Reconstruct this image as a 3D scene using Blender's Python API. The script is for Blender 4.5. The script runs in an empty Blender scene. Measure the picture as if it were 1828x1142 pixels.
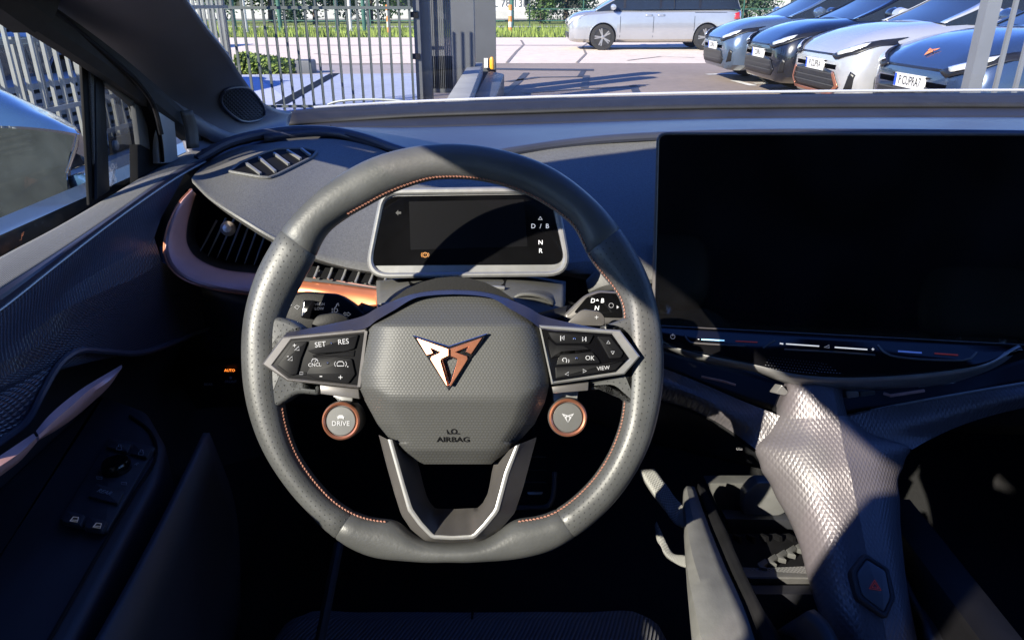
import bpy, bmesh, math, random
from mathutils import Vector, Matrix
from mathutils.bvhtree import BVHTree
from mathutils.geometry import tessellate_polygon

random.seed(7)
SC = bpy.context.scene
COL = SC.collection
R = math.radians

# ------------------------------------------------------------------ camera, sky, sun, exposure
EYE = Vector((0.0, 0.0, 1.17))
FPX, PITCH = 1320.0, R(23.0)
SP, CP = math.sin(PITCH), math.cos(PITCH)
cam_data = bpy.data.cameras.new('camera')
cam = bpy.data.objects.new('camera', cam_data)
COL.objects.link(cam)
cam.location = EYE
cam.rotation_euler = (R(90) - PITCH, 0, 0)
cam_data.sensor_width = 36.0
cam_data.lens = FPX / 1828.0 * 36.0
cam_data.clip_start, cam_data.clip_end = 0.02, 2000.0
SC.camera = cam

SUN_DIR = Vector((1.0, 1.06, -0.75)).normalized()      # the way the light travels
world = bpy.data.worlds.new('World')
SC.world = world
world.use_nodes = True
wn = world.node_tree.nodes
sky = wn.new('ShaderNodeTexSky')
sky.sky_type = 'NISHITA'
sky.sun_disc = False
sky.sun_elevation = math.asin(-SUN_DIR.z)
sky.sun_rotation = math.atan2(-SUN_DIR.x, -SUN_DIR.y)
sky.altitude = 0.0
sky.air_density = 1.0
sky.ozone_density = 4.0
sky.dust_density = 0.0
sat = wn.new('ShaderNodeHueSaturation')
sat.inputs['Hue'].default_value = 0.525
sat.inputs['Saturation'].default_value = 1.22
world.node_tree.links.new(sky.outputs['Color'], sat.inputs['Color'])
world.node_tree.links.new(sat.outputs['Color'], wn['Background'].inputs['Color'])
wn['Background'].inputs['Strength'].default_value = 0.15
sun_data = bpy.data.lights.new('sun', 'SUN')
sun_data.energy = 5.0
sun_data.angle = R(0.5)
sun_data.color = (1.0, 0.91, 0.77)
sun = bpy.data.objects.new('sun', sun_data)
COL.objects.link(sun)
sun.location = (-20, -20, 20)
sun.rotation_euler = SUN_DIR.to_track_quat('-Z', 'Y').to_euler()
vs = SC.view_settings
vs.view_transform = 'Standard'
vs.look = 'None'
vs.exposure = 1.2
vs.gamma = 1.0
vs.use_curve_mapping = False
SC.cycles.max_bounces = 8
SC.cycles.transparent_max_bounces = 16
SC.cycles.use_denoising = True
SC.cycles.sample_clamp_indirect = 6.0
SC.cycles.caustics_reflective = False
SC.cycles.caustics_refractive = False

# ------------------------------------------------------------------ points from the camera's geometry
def ray(px, py):
    cx, cy = (px - 914.0) / FPX, (py - 571.0) / FPX
    return Vector((cx, CP - cy * SP, -SP - cy * CP))
def W(px, py, Y):                      # on the plane y = Y
    r = ray(px, py); return EYE + r * (Y / r.y)
def WX(px, py, x):                     # on the plane x = x
    r = ray(px, py); return EYE + r * (x / r.x)
def WZ(px, py, z):                     # on the plane z = z (absolute height)
    r = ray(px, py); return EYE + r * ((z - EYE.z) / r.z)
class Plane:
    def __init__(s, o, n, up=Vector((0, 0, 1))):
        s.o, s.n = Vector(o), Vector(n).normalized()
        s.u = Vector(up).cross(s.n).normalized()          # right, seen from the n side
        s.v = s.n.cross(s.u).normalized()
    def at(s, px, py, h=0.0):
        r = ray(px, py)
        o = s.o + s.n * h
        return EYE + r * ((o - EYE).dot(s.n) / r.dot(s.n))
def V3(p): return Vector(p)

# ------------------------------------------------------------------ materials
MATS = {}
class NB:
    def __init__(s, m):
        s.t = m.node_tree; s.n = s.t.nodes; s.l = s.t.links
    def new(s, ty, **kw):
        nd = s.n.new(ty)
        for k, v in kw.items(): setattr(nd, k, v)
        return nd
    def set(s, sock, v):
        if isinstance(v, bpy.types.NodeSocket): s.l.new(v, sock)
        else: sock.default_value = v
    def math(s, op, a, b=0.0, c=0.0):
        nd = s.new('ShaderNodeMath', operation=op)
        s.set(nd.inputs[0], a); s.set(nd.inputs[1], b); s.set(nd.inputs[2], c)
        return nd.outputs[0]
    def coord(s, kind='Object', scale=(1, 1, 1)):
        tc = s.new('ShaderNodeTexCoord')
        mp = s.new('ShaderNodeMapping')
        s.l.new(tc.outputs[kind], mp.inputs['Vector'])
        mp.inputs['Scale'].default_value = scale
        return mp.outputs['Vector']
    def noise(s, vec, scale, detail=3.0, rough=0.55):
        nd = s.new('ShaderNodeTexNoise')
        s.l.new(vec, nd.inputs['Vector'])
        nd.inputs['Scale'].default_value = scale
        nd.inputs['Detail'].default_value = detail
        nd.inputs['Roughness'].default_value = rough
        return nd.outputs['Fac']
    def ramp(s, fac, stops):
        nd = s.new('ShaderNodeValToRGB')
        e = nd.color_ramp.elements
        while len(e) < len(stops): e.new(0.5)
        for k, (p, c) in enumerate(stops):
            e[k].position = p; e[k].color = (c[0], c[1], c[2], 1) if len(c) == 3 else c
        s.set(nd.inputs['Fac'], fac)
        return nd.outputs['Color']
    def mix(s, fac, a, b):
        nd = s.new('ShaderNodeMix', data_type='RGBA')
        s.set(nd.inputs[0], fac)
        for i, v in ((6, a), (7, b)):
            if isinstance(v, bpy.types.NodeSocket): s.l.new(v, nd.inputs[i])
            else: nd.inputs[i].default_value = (v[0], v[1], v[2], 1)
        return nd.outputs[2]
    def bump(s, h, strength, dist, prev=None):
        nd = s.new('ShaderNodeBump')
        nd.inputs['Strength'].default_value = strength
        nd.inputs['Distance'].default_value = dist
        s.set(nd.inputs['Height'], h)
        if prev is not None: s.l.new(prev, nd.inputs['Normal'])
        return nd.outputs['Normal']

def mat(name, base=(0.5, 0.5, 0.5), rough=0.5, metal=0.0, spec=0.5, coat=0.0, vary=0.0, vscale=30.0,
        grain=None, pattern=None, emit=None, estr=0.0, rvary=0.0, sheen=0.0):
    """grain = (scale, strength, distance) noise relief; pattern = (kind, size, strength, distance)"""
    if name in MATS: return MATS[name]
    m = bpy.data.materials.new(name); m.use_nodes = True
    b = NB(m); p = b.n['Principled BSDF']
    p.inputs['Base Color'].default_value = (*base, 1)
    p.inputs['Roughness'].default_value = rough
    p.inputs['Metallic'].default_value = metal
    p.inputs['Specular IOR Level'].default_value = spec
    p.inputs['Coat Weight'].default_value = coat
    p.inputs['Coat Roughness'].default_value = 0.04
    if sheen: p.inputs['Sheen Weight'].default_value = sheen
    col = None; nrm = None
    if emit:
        p.inputs['Emission Color'].default_value = (*emit, 1)
        p.inputs['Emission Strength'].default_value = estr
    if vary or rvary:
        f = b.noise(b.coord('Object'), vscale, 4.0)
        if vary:
            lo = tuple(c * (1 - vary) for c in base); hi = tuple(min(1, c * (1 + vary)) for c in base)
            col = b.ramp(f, [(0.3, lo), (0.7, hi)])
        if rvary:
            b.set(p.inputs['Roughness'], b.math('MULTIPLY_ADD', f, rvary * 2, rough - rvary))
    if pattern:
        kind, size, st, dist = pattern
        uv = b.coord('UV')
        sx = b.new('ShaderNodeSeparateXYZ'); b.l.new(uv, sx.inputs[0])
        u, v = sx.outputs[0], sx.outputs[1]
        if kind == 'perf':                                   # staggered punched holes
            vv = b.math('DIVIDE', v, size * 0.8)
            row = b.math('FLOOR', vv)
            off = b.math('MULTIPLY', b.math('MODULO', b.math('ABSOLUTE', row), 2.0), 0.5)
            uu = b.math('ADD', b.math('DIVIDE', u, size), off)
            fu = b.math('SUBTRACT', b.math('FRACT', uu), 0.5)
            fv = b.math('MULTIPLY', b.math('SUBTRACT', b.math('FRACT', vv), 0.5), 0.8)
            d = b.math('SQRT', b.math('ADD', b.math('MULTIPLY', fu, fu), b.math('MULTIPLY', fv, fv)))
            hole = b.math('SMOOTHSTEP', d, 0.12, 0.19) if False else b.math('MINIMUM', b.math('MAXIMUM', b.math('MULTIPLY_ADD', d, 22.0, -1.45), 0.0), 1.0)
            nrm = b.bump(hole, st, dist)
            col = b.mix(hole, tuple(c * 0.3 for c in base), col if col is not None else base)
        elif kind in ('diamond', 'diamond_obj'):              # raised slanted lozenges
            if kind == 'diamond_obj':                         # laid out in the object's own space, so it runs on across joints
                so = b.new('ShaderNodeSeparateXYZ'); b.l.new(b.coord('Object'), so.inputs[0])
                u = so.outputs[0]; v = b.math('MULTIPLY', b.math('ADD', so.outputs[2], so.outputs[1]), 0.72)
            a = b.math('FRACT', b.math('DIVIDE', b.math('ADD', u, b.math('MULTIPLY', v, 0.55)), size))
            c = b.math('FRACT', b.math('DIVIDE', b.math('SUBTRACT', u, b.math('MULTIPLY', v, 0.55)), size))
            ha = b.math('ABSOLUTE', b.math('SUBTRACT', a, 0.5))
            hc = b.math('ABSOLUTE', b.math('SUBTRACT', c, 0.5))
            h = b.math('MAXIMUM', ha, hc)
            nrm = b.bump(b.math('SUBTRACT', 1.0, h), st, dist)
        elif kind == 'weave':
            a = b.math('SINE', b.math('MULTIPLY', u, 6.283 / size))
            c = b.math('SINE', b.math('MULTIPLY', v, 6.283 / size))
            h = b.math('MULTIPLY', a, c)
            nrm = b.bump(h, st, dist)
            col = b.mix(b.math('MULTIPLY_ADD', h, 0.5, 0.5), tuple(x * 0.6 for x in base), tuple(min(1, x * 1.25) for x in base))
        elif kind == 'rib':
            a = b.math('SINE', b.math('MULTIPLY', b.math('ADD', u, b.math('MULTIPLY', v, 0.4)), 6.283 / size))
            nrm = b.bump(a, st, dist)
            col = b.mix(b.math('MULTIPLY_ADD', a, 0.5, 0.5), tuple(x * 0.35 for x in base), tuple(min(1, x * 1.5) for x in base))
        elif kind == 'mesh':                                 # perforated grille
            a = b.math('SUBTRACT', b.math('FRACT', b.math('DIVIDE', b.math('ADD', u, v), size)), 0.5)
            c = b.math('SUBTRACT', b.math('FRACT', b.math('DIVIDE', b.math('SUBTRACT', u, v), size)), 0.5)
            d = b.math('SQRT', b.math('ADD', b.math('MULTIPLY', a, a), b.math('MULTIPLY', c, c)))
            hole = b.math('MINIMUM', b.math('MAXIMUM', b.math('MULTIPLY_ADD', d, 8.0, -2.0), 0.0), 1.0)
            nrm = b.bump(hole, st, dist)
            col = b.mix(hole, (0.002, 0.002, 0.002), base)
        elif kind == 'hexgrain':                             # fine staggered embossing
            vv = b.math('DIVIDE', v, size * 0.8)
            off = b.math('MULTIPLY', b.math('MODULO', b.math('ABSOLUTE', b.math('FLOOR', vv)), 2.0), 0.5)
            fu = b.math('SUBTRACT', b.math('FRACT', b.math('ADD', b.math('DIVIDE', u, size), off)), 0.5)
            fv = b.math('SUBTRACT', b.math('FRACT', vv), 0.5)
            d = b.math('SQRT', b.math('ADD', b.math('MULTIPLY', fu, fu), b.math('MULTIPLY', fv, fv)))
            nrm = b.bump(b.math('SUBTRACT', 1.0, d), st, dist)
            col = b.mix(b.math('MINIMUM', b.math('MULTIPLY', d, 1.6), 1.0), tuple(min(1, x * 1.12) for x in base), tuple(x * 0.78 for x in base))
        elif kind == 'pebble':
            vo = b.new('ShaderNodeTexVoronoi'); vo.feature = 'SMOOTH_F1'
            mp = b.coord('Object'); b.l.new(mp, vo.inputs['Vector'])
            vo.inputs['Scale'].default_value = 1.0 / size
            nrm = b.bump(b.math('SUBTRACT', 1.0, vo.outputs['Distance']), st, dist)
            col = b.mix(b.math('MINIMUM', b.math('MULTIPLY', vo.outputs['Distance'], 1.1), 1.0), tuple(min(1, x * 1.25) for x in base), tuple(x * 0.6 for x in base))
    if grain:
        f = b.noise(b.coord('Object'), grain[0], 3.0, 0.6)
        nrm = b.bump(f, grain[1], grain[2], nrm)
    if col is not None: b.set(p.inputs['Base Color'], col)
    if nrm is not None: b.l.new(nrm, p.inputs['Normal'])
    MATS[name] = m
    return m

def glass_mat(name, tint=(0.93, 0.97, 0.95), gloss=1.0, dust=1.0):
    if name in MATS: return MATS[name]
    m = bpy.data.materials.new(name); m.use_nodes = True
    b = NB(m); b.n.remove(b.n['Principled BSDF'])
    out = b.n['Material Output']
    tr = b.new('ShaderNodeBsdfTransparent'); tr.inputs['Color'].default_value = (*tint, 1)
    gl = b.new('ShaderNodeBsdfGlossy'); gl.inputs['Roughness'].default_value = 0.02
    fr = b.new('ShaderNodeFresnel'); fr.inputs['IOR'].default_value = 1.3
    mx = b.new('ShaderNodeMixShader')
    b.l.new(b.math('MULTIPLY', fr.outputs[0], gloss), mx.inputs[0])
    b.l.new(tr.outputs[0], mx.inputs[1]); b.l.new(gl.outputs[0], mx.inputs[2])
    co = b.coord('Object')                                   # smears and settled dust on the pane
    vo = b.new('ShaderNodeTexVoronoi'); b.l.new(co, vo.inputs['Vector']); vo.inputs['Scale'].default_value = 90.0
    speck = b.math('LESS_THAN', vo.outputs['Distance'], b.math('MULTIPLY', b.noise(co, 23.0, 2.0), 0.22))
    sm = b.math('MULTIPLY', b.math('POWER', b.noise(co, 6.0, 4.0), 2.0), 0.05)
    df = b.new('ShaderNodeBsdfDiffuse'); df.inputs['Color'].default_value = (0.5, 0.5, 0.48, 1)
    m2 = b.new('ShaderNodeMixShader')
    b.l.new(b.math('MULTIPLY', b.math('ADD', b.math('MULTIPLY', speck, 0.12), sm), dust), m2.inputs[0])
    b.l.new(mx.outputs[0], m2.inputs[1]); b.l.new(df.outputs[0], m2.inputs[2])
    b.l.new(m2.outputs[0], out.inputs['Surface'])
    MATS[name] = m
    return m

# ------------------------------------------------------------------ object bookkeeping
def tag(o, label=None, cat=None, group=None, kind=None):
    if label: o['label'] = label
    if cat: o['category'] = cat
    if group: o['group'] = group
    if kind: o['kind'] = kind
    return o
ORG = {}
AUTO_FLIP = True
def thing(name, label, cat, loc=(0, 0, 0), group=None):
    o = bpy.data.objects.new(name, None)
    o.empty_display_size = 0.05
    COL.objects.link(o); o.location = loc
    ORG[o.name] = Vector(loc)
    return tag(o, label, cat, group)
def root_org(o):
    while o.parent is not None: o = o.parent
    return ORG.get(o.name, Vector((0, 0, 0)))
class G:
    """a bag of geometry: verts, faces, per-face-corner uv"""
    def __init__(s): s.v, s.f, s.uv, s.mi = [], [], [], []
    def add(s, verts, faces, uvs=None, mi=0):
        k = len(s.v)
        s.v += [Vector(p) for p in verts]
        for q, f in enumerate(faces):
            s.f.append([i + k for i in f])
            s.uv.append([uvs[i] for i in f] if uvs else [(0, 0)] * len(f))
            s.mi.append(mi)
        return s
    def join(s, g, mi=None):
        k = len(s.v); s.v += g.v
        s.f += [[i + k for i in f] for f in g.f]; s.uv += g.uv
        s.mi += (g.mi if mi is None else [mi] * len(g.f))
        return s
    def obj(s, name, material, parent=None, sharp=35, label=None, kind=None, solid=0.0, subsurf=0, flip=False, loc=None):
        org = root_org(parent) if parent is not None else Vector((0, 0, 0))
        if loc is not None: org = Vector(loc)
        me = bpy.data.meshes.new(name)
        me.from_pydata([p - org for p in s.v], [], s.f)
        ul = me.uv_layers.new(name='UVMap')
        flat = [c for f in s.uv for uv in f for c in uv]
        ul.data.foreach_set('uv', flat)
        for mm in (material if isinstance(material, (list, tuple)) else [material]): me.materials.append(mm)
        me.polygons.foreach_set('material_index', s.mi)
        if solid and AUTO_FLIP:                              # the shell grows away from the eye
            me.update(); a_ = 0.0
            for p_ in me.polygons: a_ += p_.normal.dot(EYE - (p_.center + org)) * p_.area
            flip = a_ < 0
        if flip: me.flip_normals()
        me.update()
        me.shade_smooth()
        if sharp < 179: me.set_sharp_from_angle(angle=R(sharp))
        o = bpy.data.objects.new(name, me)
        COL.objects.link(o)
        if loc is not None and parent is None: o.location = loc
        if parent is not None: o.parent = parent
        if solid:
            md = o.modifiers.new('thickness', 'SOLIDIFY'); md.thickness = solid; md.offset = -1
        if subsurf:
            md = o.modifiers.new('smooth', 'SUBSURF'); md.levels = md.render_levels = subsurf
        if label: o['label'] = label
        if kind: o['kind'] = kind
        return o

def catmull(pts, n, closed=False):
    """n points along a smooth curve through pts, evenly spaced"""
    pts = [Vector(p) for p in pts]
    m = len(pts)
    if m == 2 and not closed:
        return [pts[0].lerp(pts[1], i / (n - 1)) for i in range(n)]
    fine = []
    segs = m if closed else m - 1
    for i in range(segs):
        if closed: p0, p1, p2, p3 = pts[i - 1], pts[i], pts[(i + 1) % m], pts[(i + 2) % m]
        else:
            p1, p2 = pts[i], pts[i + 1]
            p0 = pts[i - 1] if i > 0 else p1 * 2 - p2
            p3 = pts[i + 2] if i + 2 < m else p2 * 2 - p1
        d1 = max(1e-6, (p1 - p0).length ** 0.5); d2 = max(1e-6, (p2 - p1).length ** 0.5); d3 = max(1e-6, (p3 - p2).length ** 0.5)
        t0, t1 = 0.0, d1; t2 = t1 + d2; t3 = t2 + d3
        for k in range(12):
            t = t1 + (t2 - t1) * k / 12.0
            A1 = p0 * ((t1 - t) / (t1 - t0)) + p1 * ((t - t0) / (t1 - t0))
            A2 = p1 * ((t2 - t) / (t2 - t1)) + p2 * ((t - t1) / (t2 - t1))
            A3 = p2 * ((t3 - t) / (t3 - t2)) + p3 * ((t - t2) / (t3 - t2))
            B1 = A1 * ((t2 - t) / (t2 - t0)) + A2 * ((t - t0) / (t2 - t0))
            B2 = A2 * ((t3 - t) / (t3 - t1)) + A3 * ((t - t1) / (t3 - t1))
            fine.append(B1 * ((t2 - t) / (t2 - t1)) + B2 * ((t - t1) / (t2 - t1)))
    fine.append(pts[0].copy() if closed else pts[-1].copy())
    return resample(fine, n, closed)
def resample(fine, n, closed=False):
    acc = [0.0]
    for a, b in zip(fine, fine[1:]): acc.append(acc[-1] + (b - a).length)
    L = acc[-1]; out = []; j = 0
    cnt = n if closed else n - 1
    for i in range(n):
        d = L * i / cnt
        while j < len(acc) - 2 and acc[j + 1] < d: j += 1
        s = (d - acc[j]) / max(1e-9, acc[j + 1] - acc[j])
        out.append(fine[j].lerp(fine[j + 1], min(1, max(0, s))))
    return out
def polyline(pts, n, closed=False):
    pts = [Vector(p) for p in pts]
    return resample(pts + ([pts[0]] if closed else []), n, closed)
def loft(curves, nu=32, nv=8, linear=False, sharp_u=False, closed=False):
    """curves: lists of points; rows run along a curve, columns across the curves"""
    rows = [(polyline if sharp_u else catmull)(c, nu, closed) for c in curves]
    cols = []
    for i in range(nu):
        q = [r[i] for r in rows]
        if linear or len(q) == 2:
            seg = len(q) - 1; k = max(1, nv // seg); pts = []
            for a in range(seg):
                pts += [q[a].lerp(q[a + 1], t / k) for t in range(k)]
            pts.append(q[-1]); cols.append(pts)
        else: cols.append(catmull(q, nv))
    n2 = len(cols[0]); g = G()
    verts, uvs = [], []
    mid = n2 // 2; us = [0.0]
    for i in range(1, nu): us.append(us[-1] + (cols[i][mid] - cols[i - 1][mid]).length)
    for i in range(nu):
        v = 0.0
        for j in range(n2):
            if j: v += (cols[i][j] - cols[i][j - 1]).length
            verts.append(cols[i][j]); uvs.append((us[i], v))
    faces = []
    for i in range(nu if closed else nu - 1):
        for j in range(n2 - 1):
            a = i * n2 + j; b = ((i + 1) % nu) * n2 + j
            faces.append([a, b, b + 1, a + 1])
    return g.add(verts, faces, uvs)
def tube(path, r, n=8, closed=False, caps=True, flat=1.0, up=None):
    """a round (or flattened) bar along a path; r a number or a list"""
    P = [Vector(p) for p in path]; m = len(P); g = G()
    verts, uvs = [], []; L = 0.0; prev_n = None
    for i in range(m):
        t = (P[(i + 1) % m] - P[i - 1]) if closed else (P[min(m - 1, i + 1)] - P[max(0, i - 1)])
        t.normalize()
        if up is not None: nn = Vector(up)
        elif prev_n is None: nn = Vector((0, 0, 1)) if abs(t.z) < 0.9 else Vector((1, 0, 0))
        else: nn = prev_n
        nn = (nn - t * nn.dot(t)).normalized(); prev_n = nn
        bb = t.cross(nn)
        rr = r[i] if isinstance(r, (list, tuple)) else r
        if i: L += (P[i] - P[i - 1]).length
        for k in range(n):
            a = 2 * math.pi * k / n
            verts.append(P[i] + nn * (math.sin(a) * rr * flat) + bb * (math.cos(a) * rr)); uvs.append((L, k / n * 6.28 * rr))
    faces = []
    for i in range(m if closed else m - 1):
        for k in range(n):
            a, b = i * n + k, i * n + (k + 1) % n
            c, d = ((i + 1) % m) * n + (k + 1) % n, ((i + 1) % m) * n + k
            faces.append([a, b, c, d])
    if caps and not closed:
        faces.append(list(range(n))[::-1]); faces.append([(m - 1) * n + k for k in range(n)])
    return g.add(verts, faces, uvs)
def offset_poly(pts, n, d):
    """inset a planar polygon (3-D points, normal n) by d"""
    m = len(pts); out = []
    area = Vector((0, 0, 0))
    for i in range(m): area += pts[i].cross(pts[(i + 1) % m])
    s = 1.0 if area.dot(n) > 0 else -1.0
    for i in range(m):
        a, b, c = pts[i - 1], pts[i], pts[(i + 1) % m]
        e1 = (b - a).normalized(); e2 = (c - b).normalized()
        n1 = n.cross(e1) * s; n2 = n.cross(e2) * s
        k = n1 + n2
        if k.length < 1e-6: k = n1
        k = k.normalized(); den = max(0.35, k.dot(n1))
        out.append(b + k * (d / den))
    return out
def plate(pts, n, depth, bevel=0.0, steps=2):
    """a solid slab: outline pts (front face), thickness depth against n, rounded front edge"""
    pts = [Vector(p) for p in pts]; n = Vector(n).normalized(); m = len(pts)
    rings = [[p - n * depth for p in pts]]
    if bevel > 0:
        for k in range(steps + 1):
            a = math.pi / 2 * k / steps
            ins = bevel * (1 - math.cos(a)); dn = bevel * (1 - math.sin(a))
            rings.append([p - n * dn for p in offset_poly(pts, n, ins)])
    else: rings.append(pts)
    verts = [p for r in rings for p in r]; faces = []
    for k in range(len(rings) - 1):
        for i in range(m):
            j = (i + 1) % m
            faces.append([k * m + i, k * m + j, (k + 1) * m + j, (k + 1) * m + i])
    t = (len(rings) - 1) * m
    faces.append([t + i for i in range(m)])
    faces.append([i for i in range(m)][::-1])
    u = (pts[1] - pts[0]).normalized(); w = n.cross(u)
    o = pts[0]
    uvs = [((p - o).dot(u), (p - o).dot(w)) for p in verts]
    g = G().add(verts, faces, uvs)
    # make normals outward
    area = Vector((0, 0, 0))
    for i in range(m): area += (pts[i] - o).cross(pts[(i + 1) % m] - o)
    if area.dot(n) < 0: g.f = [f[::-1] for f in g.f]; g.uv = [f[::-1] for f in g.uv]
    return g
def ring_plate(outer, inner, n, depth, bevel=0.0):
    """a frame: solid between two outlines with the same number of points"""
    outer = [Vector(p) for p in outer]; inner = [Vector(p) for p in inner]; n = Vector(n).normalized(); m = len(outer)
    oo = offset_poly(outer, n, bevel) if bevel else outer
    ii = offset_poly(inner, n, -bevel) if bevel else inner
    rings = [[p - n * depth for p in outer], [p - n * bevel for p in outer], oo, ii, [p - n * bevel for p in inner], [p - n * depth for p in inner]]
    verts = [p for r in rings for p in r]; faces = []
    for k in range(6):
        for i in range(m):
            j = (i + 1) % m; k2 = (k + 1) % 6
            faces.append([k * m + i, k * m + j, k2 * m + j, k2 * m + i])
    g = G().add(verts, faces, [((p - outer[0]).x, (p - outer[0]).z) for p in verts])
    area = Vector((0, 0, 0))
    for i in range(m): area += (outer[i] - outer[0]).cross(outer[(i + 1) % m] - outer[0])
    if area.dot(n) < 0: g.f = [f[::-1] for f in g.f]; g.uv = [f[::-1] for f in g.uv]
    return g
def lathe(c, axis, prof, n=24, u0=None, ring=False):
    """prof: (radius, height along axis) from start to end"""
    c = Vector(c); ax = Vector(axis).normalized()
    u = Vector(u0) if u0 else (Vector((0, 0, 1)) if abs(ax.z) < 0.9 else Vector((1, 0, 0)))
    u = (u - ax * u.dot(ax)).normalized(); w = ax.cross(u)
    verts, faces, uvs = [], [], []
    for r, h in prof:
        for k in range(n):
            a = 2 * math.pi * k / n
            verts.append(c + ax * h + (u * math.cos(a) + w * math.sin(a)) * r); uvs.append((r * math.cos(a), r * math.sin(a)))
    m = len(prof)
    for i in range(m - 1):
        for k in range(n):
            j = (k + 1) % n
            faces.append([i * n + k, i * n + j, (i + 1) * n + j, (i + 1) * n + k])
    if ring: return G().add(verts, faces, uvs)
    if prof[0][0] > 1e-5: faces.append([k for k in range(n)][::-1])
    if prof[-1][0] > 1e-5: faces.append([(m - 1) * n + k for k in range(n)])
    return G().add(verts, faces, uvs)
def box(a, b, bevel=0.0):
    a, b = Vector(a), Vector(b)
    lo = Vector(map(min, a, b)); hi = Vector(map(max, a, b))
    pts = [(lo.x, lo.y, hi.z), (hi.x, lo.y, hi.z), (hi.x, hi.y, hi.z), (lo.x, hi.y, hi.z)]
    return plate(pts, (0, 0, 1), hi.z - lo.z, bevel)
def bar(a, b, w, h, up=(0, 0, 1)):
    a, b = Vector(a), Vector(b); t = (b - a).normalized(); up = Vector(up)
    s = t.cross(up)
    if s.length < 1e-4: s = t.cross(Vector((1, 0, 0)))
    s.normalize(); q = s.cross(t)
    vs_ = [p + s * (sx * w / 2) + q * (sz * h / 2) for p in (a, b) for sx, sz in ((-1, -1), (1, -1), (1, 1), (-1, 1))]
    return G().add(vs_, [[0, 1, 2, 3], [7, 6, 5, 4], [0, 4, 5, 1], [1, 5, 6, 2], [2, 6, 7, 3], [3, 7, 4, 0]])
def round_poly(pts, r, k=5):
    """round the corners of a closed polygon of 3-D points; r a number or a list"""
    pts = [Vector(p) for p in pts]; m = len(pts); out = []
    for i in range(m):
        a, b, c = pts[i - 1], pts[i], pts[(i + 1) % m]
        rr = r[i] if isinstance(r, (list, tuple)) else r
        e1, e2 = (a - b), (c - b)
        d = min(rr, e1.length * 0.48, e2.length * 0.48)
        if d < 1e-6: out += [b.copy()] * (k + 1); continue
        p0, p2 = b + e1.normalized() * d, b + e2.normalized() * d
        for j in range(k + 1):
            t = j / k
            out.append(p0 * (1 - t) ** 2 + b * 2 * t * (1 - t) + p2 * t * t)
    return out
def text_g(s, o, u, v, size, depth=0.0003, align='CENTER', shear=0.0, bold=0.0, width=1.0):
    """lettering as a solid mesh, centred at o, running along u"""
    cu = bpy.data.curves.new('lettering', 'FONT')
    cu.body = s; cu.size = 1.0; cu.extrude = 0.0; cu.align_x = align; cu.align_y = 'CENTER'
    cu.shear = shear; cu.offset = bold; cu.resolution_u = 3
    tmp = bpy.data.objects.new('lettering', cu)
    me = tmp.to_mesh()
    u = Vector(u).normalized(); v = Vector(v).normalized(); n = u.cross(v)
    g = G()
    vv = [Vector(o) + u * (p.co.x * size * width) + v * (p.co.y * size) + n * depth for p in me.vertices]
    ff = [list(p.vertices) for p in me.polygons]
    g.add(vv, ff)
    # side walls along boundary edges
    cnt = {}
    for f in ff:
        for i in range(len(f)):
            e = (f[i], f[(i + 1) % len(f)])
            cnt[e] = 1
    bverts, bf = [], []
    for (a, b) in cnt:
        if (b, a) not in cnt:
            k = len(bverts)
            bverts += [vv[a], vv[b], vv[b] - n * depth, vv[a] - n * depth]
            bf.append([k + 1, k, k + 3, k + 2])
    if depth > 0: g.add(bverts, bf)
    tmp.to_mesh_clear(); bpy.data.objects.remove(tmp); bpy.data.curves.remove(cu)
    return g
def bvh_of(*gs):
    v, f = [], []
    for g in gs:
        k = len(v); v += g.v; f += [[i + k for i in q] for q in g.f]
    return BVHTree.FromPolygons(v, f)
def drop(bvh, px, py, lift=0.0):
    """the point of a built surface seen at that pixel, lifted towards the eye side"""
    d = ray(px, py).normalized()
    h = bvh.ray_cast(EYE, d)
    if h[0] is None: return None, None
    n = h[1]
    if n.dot(d) > 0: n = -n
    return h[0] + n * lift, n
def px_patch(outline, bvh, lift, cuts=3, n=None):
    """a thin panel laid on a built surface along the outline seen at those pixels"""
    bm = bmesh.new()
    f = bm.faces.new([bm.verts.new((a, b, 0)) for a, b in outline]); bmesh.ops.triangulate(bm, faces=[f])
    bmesh.ops.subdivide_edges(bm, edges=bm.edges[:], cuts=cuts, use_grid_fill=True)
    bmesh.ops.triangulate(bm, faces=bm.faces[:]); bm.verts.index_update()
    verts, uvs, ok = [], [], []
    for v in bm.verts:
        w, _ = drop(bvh, v.co.x, v.co.y, lift)
        ok.append(w is not None); verts.append(w if w is not None else Vector((0, 0, 0))); uvs.append((v.co.x * 6e-4, v.co.y * 6e-4))
    faces = [[v.index for v in f.verts] for f in bm.faces if all(ok[v.index] for v in f.verts)]
    bm.free()
    return G().add(verts, faces, uvs)
def dropline(bvh, pts, n, lift=0.0, closed=False, smooth=True):
    q = [Vector((p[0], p[1], 0)) for p in pts]
    q = catmull(q, n, closed) if smooth else polyline(q, n, closed)
    out = []
    for p in q:
        w, _ = drop(bvh, p.x, p.y, lift)
        if w is not None: out.append(w)
    return out

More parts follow.
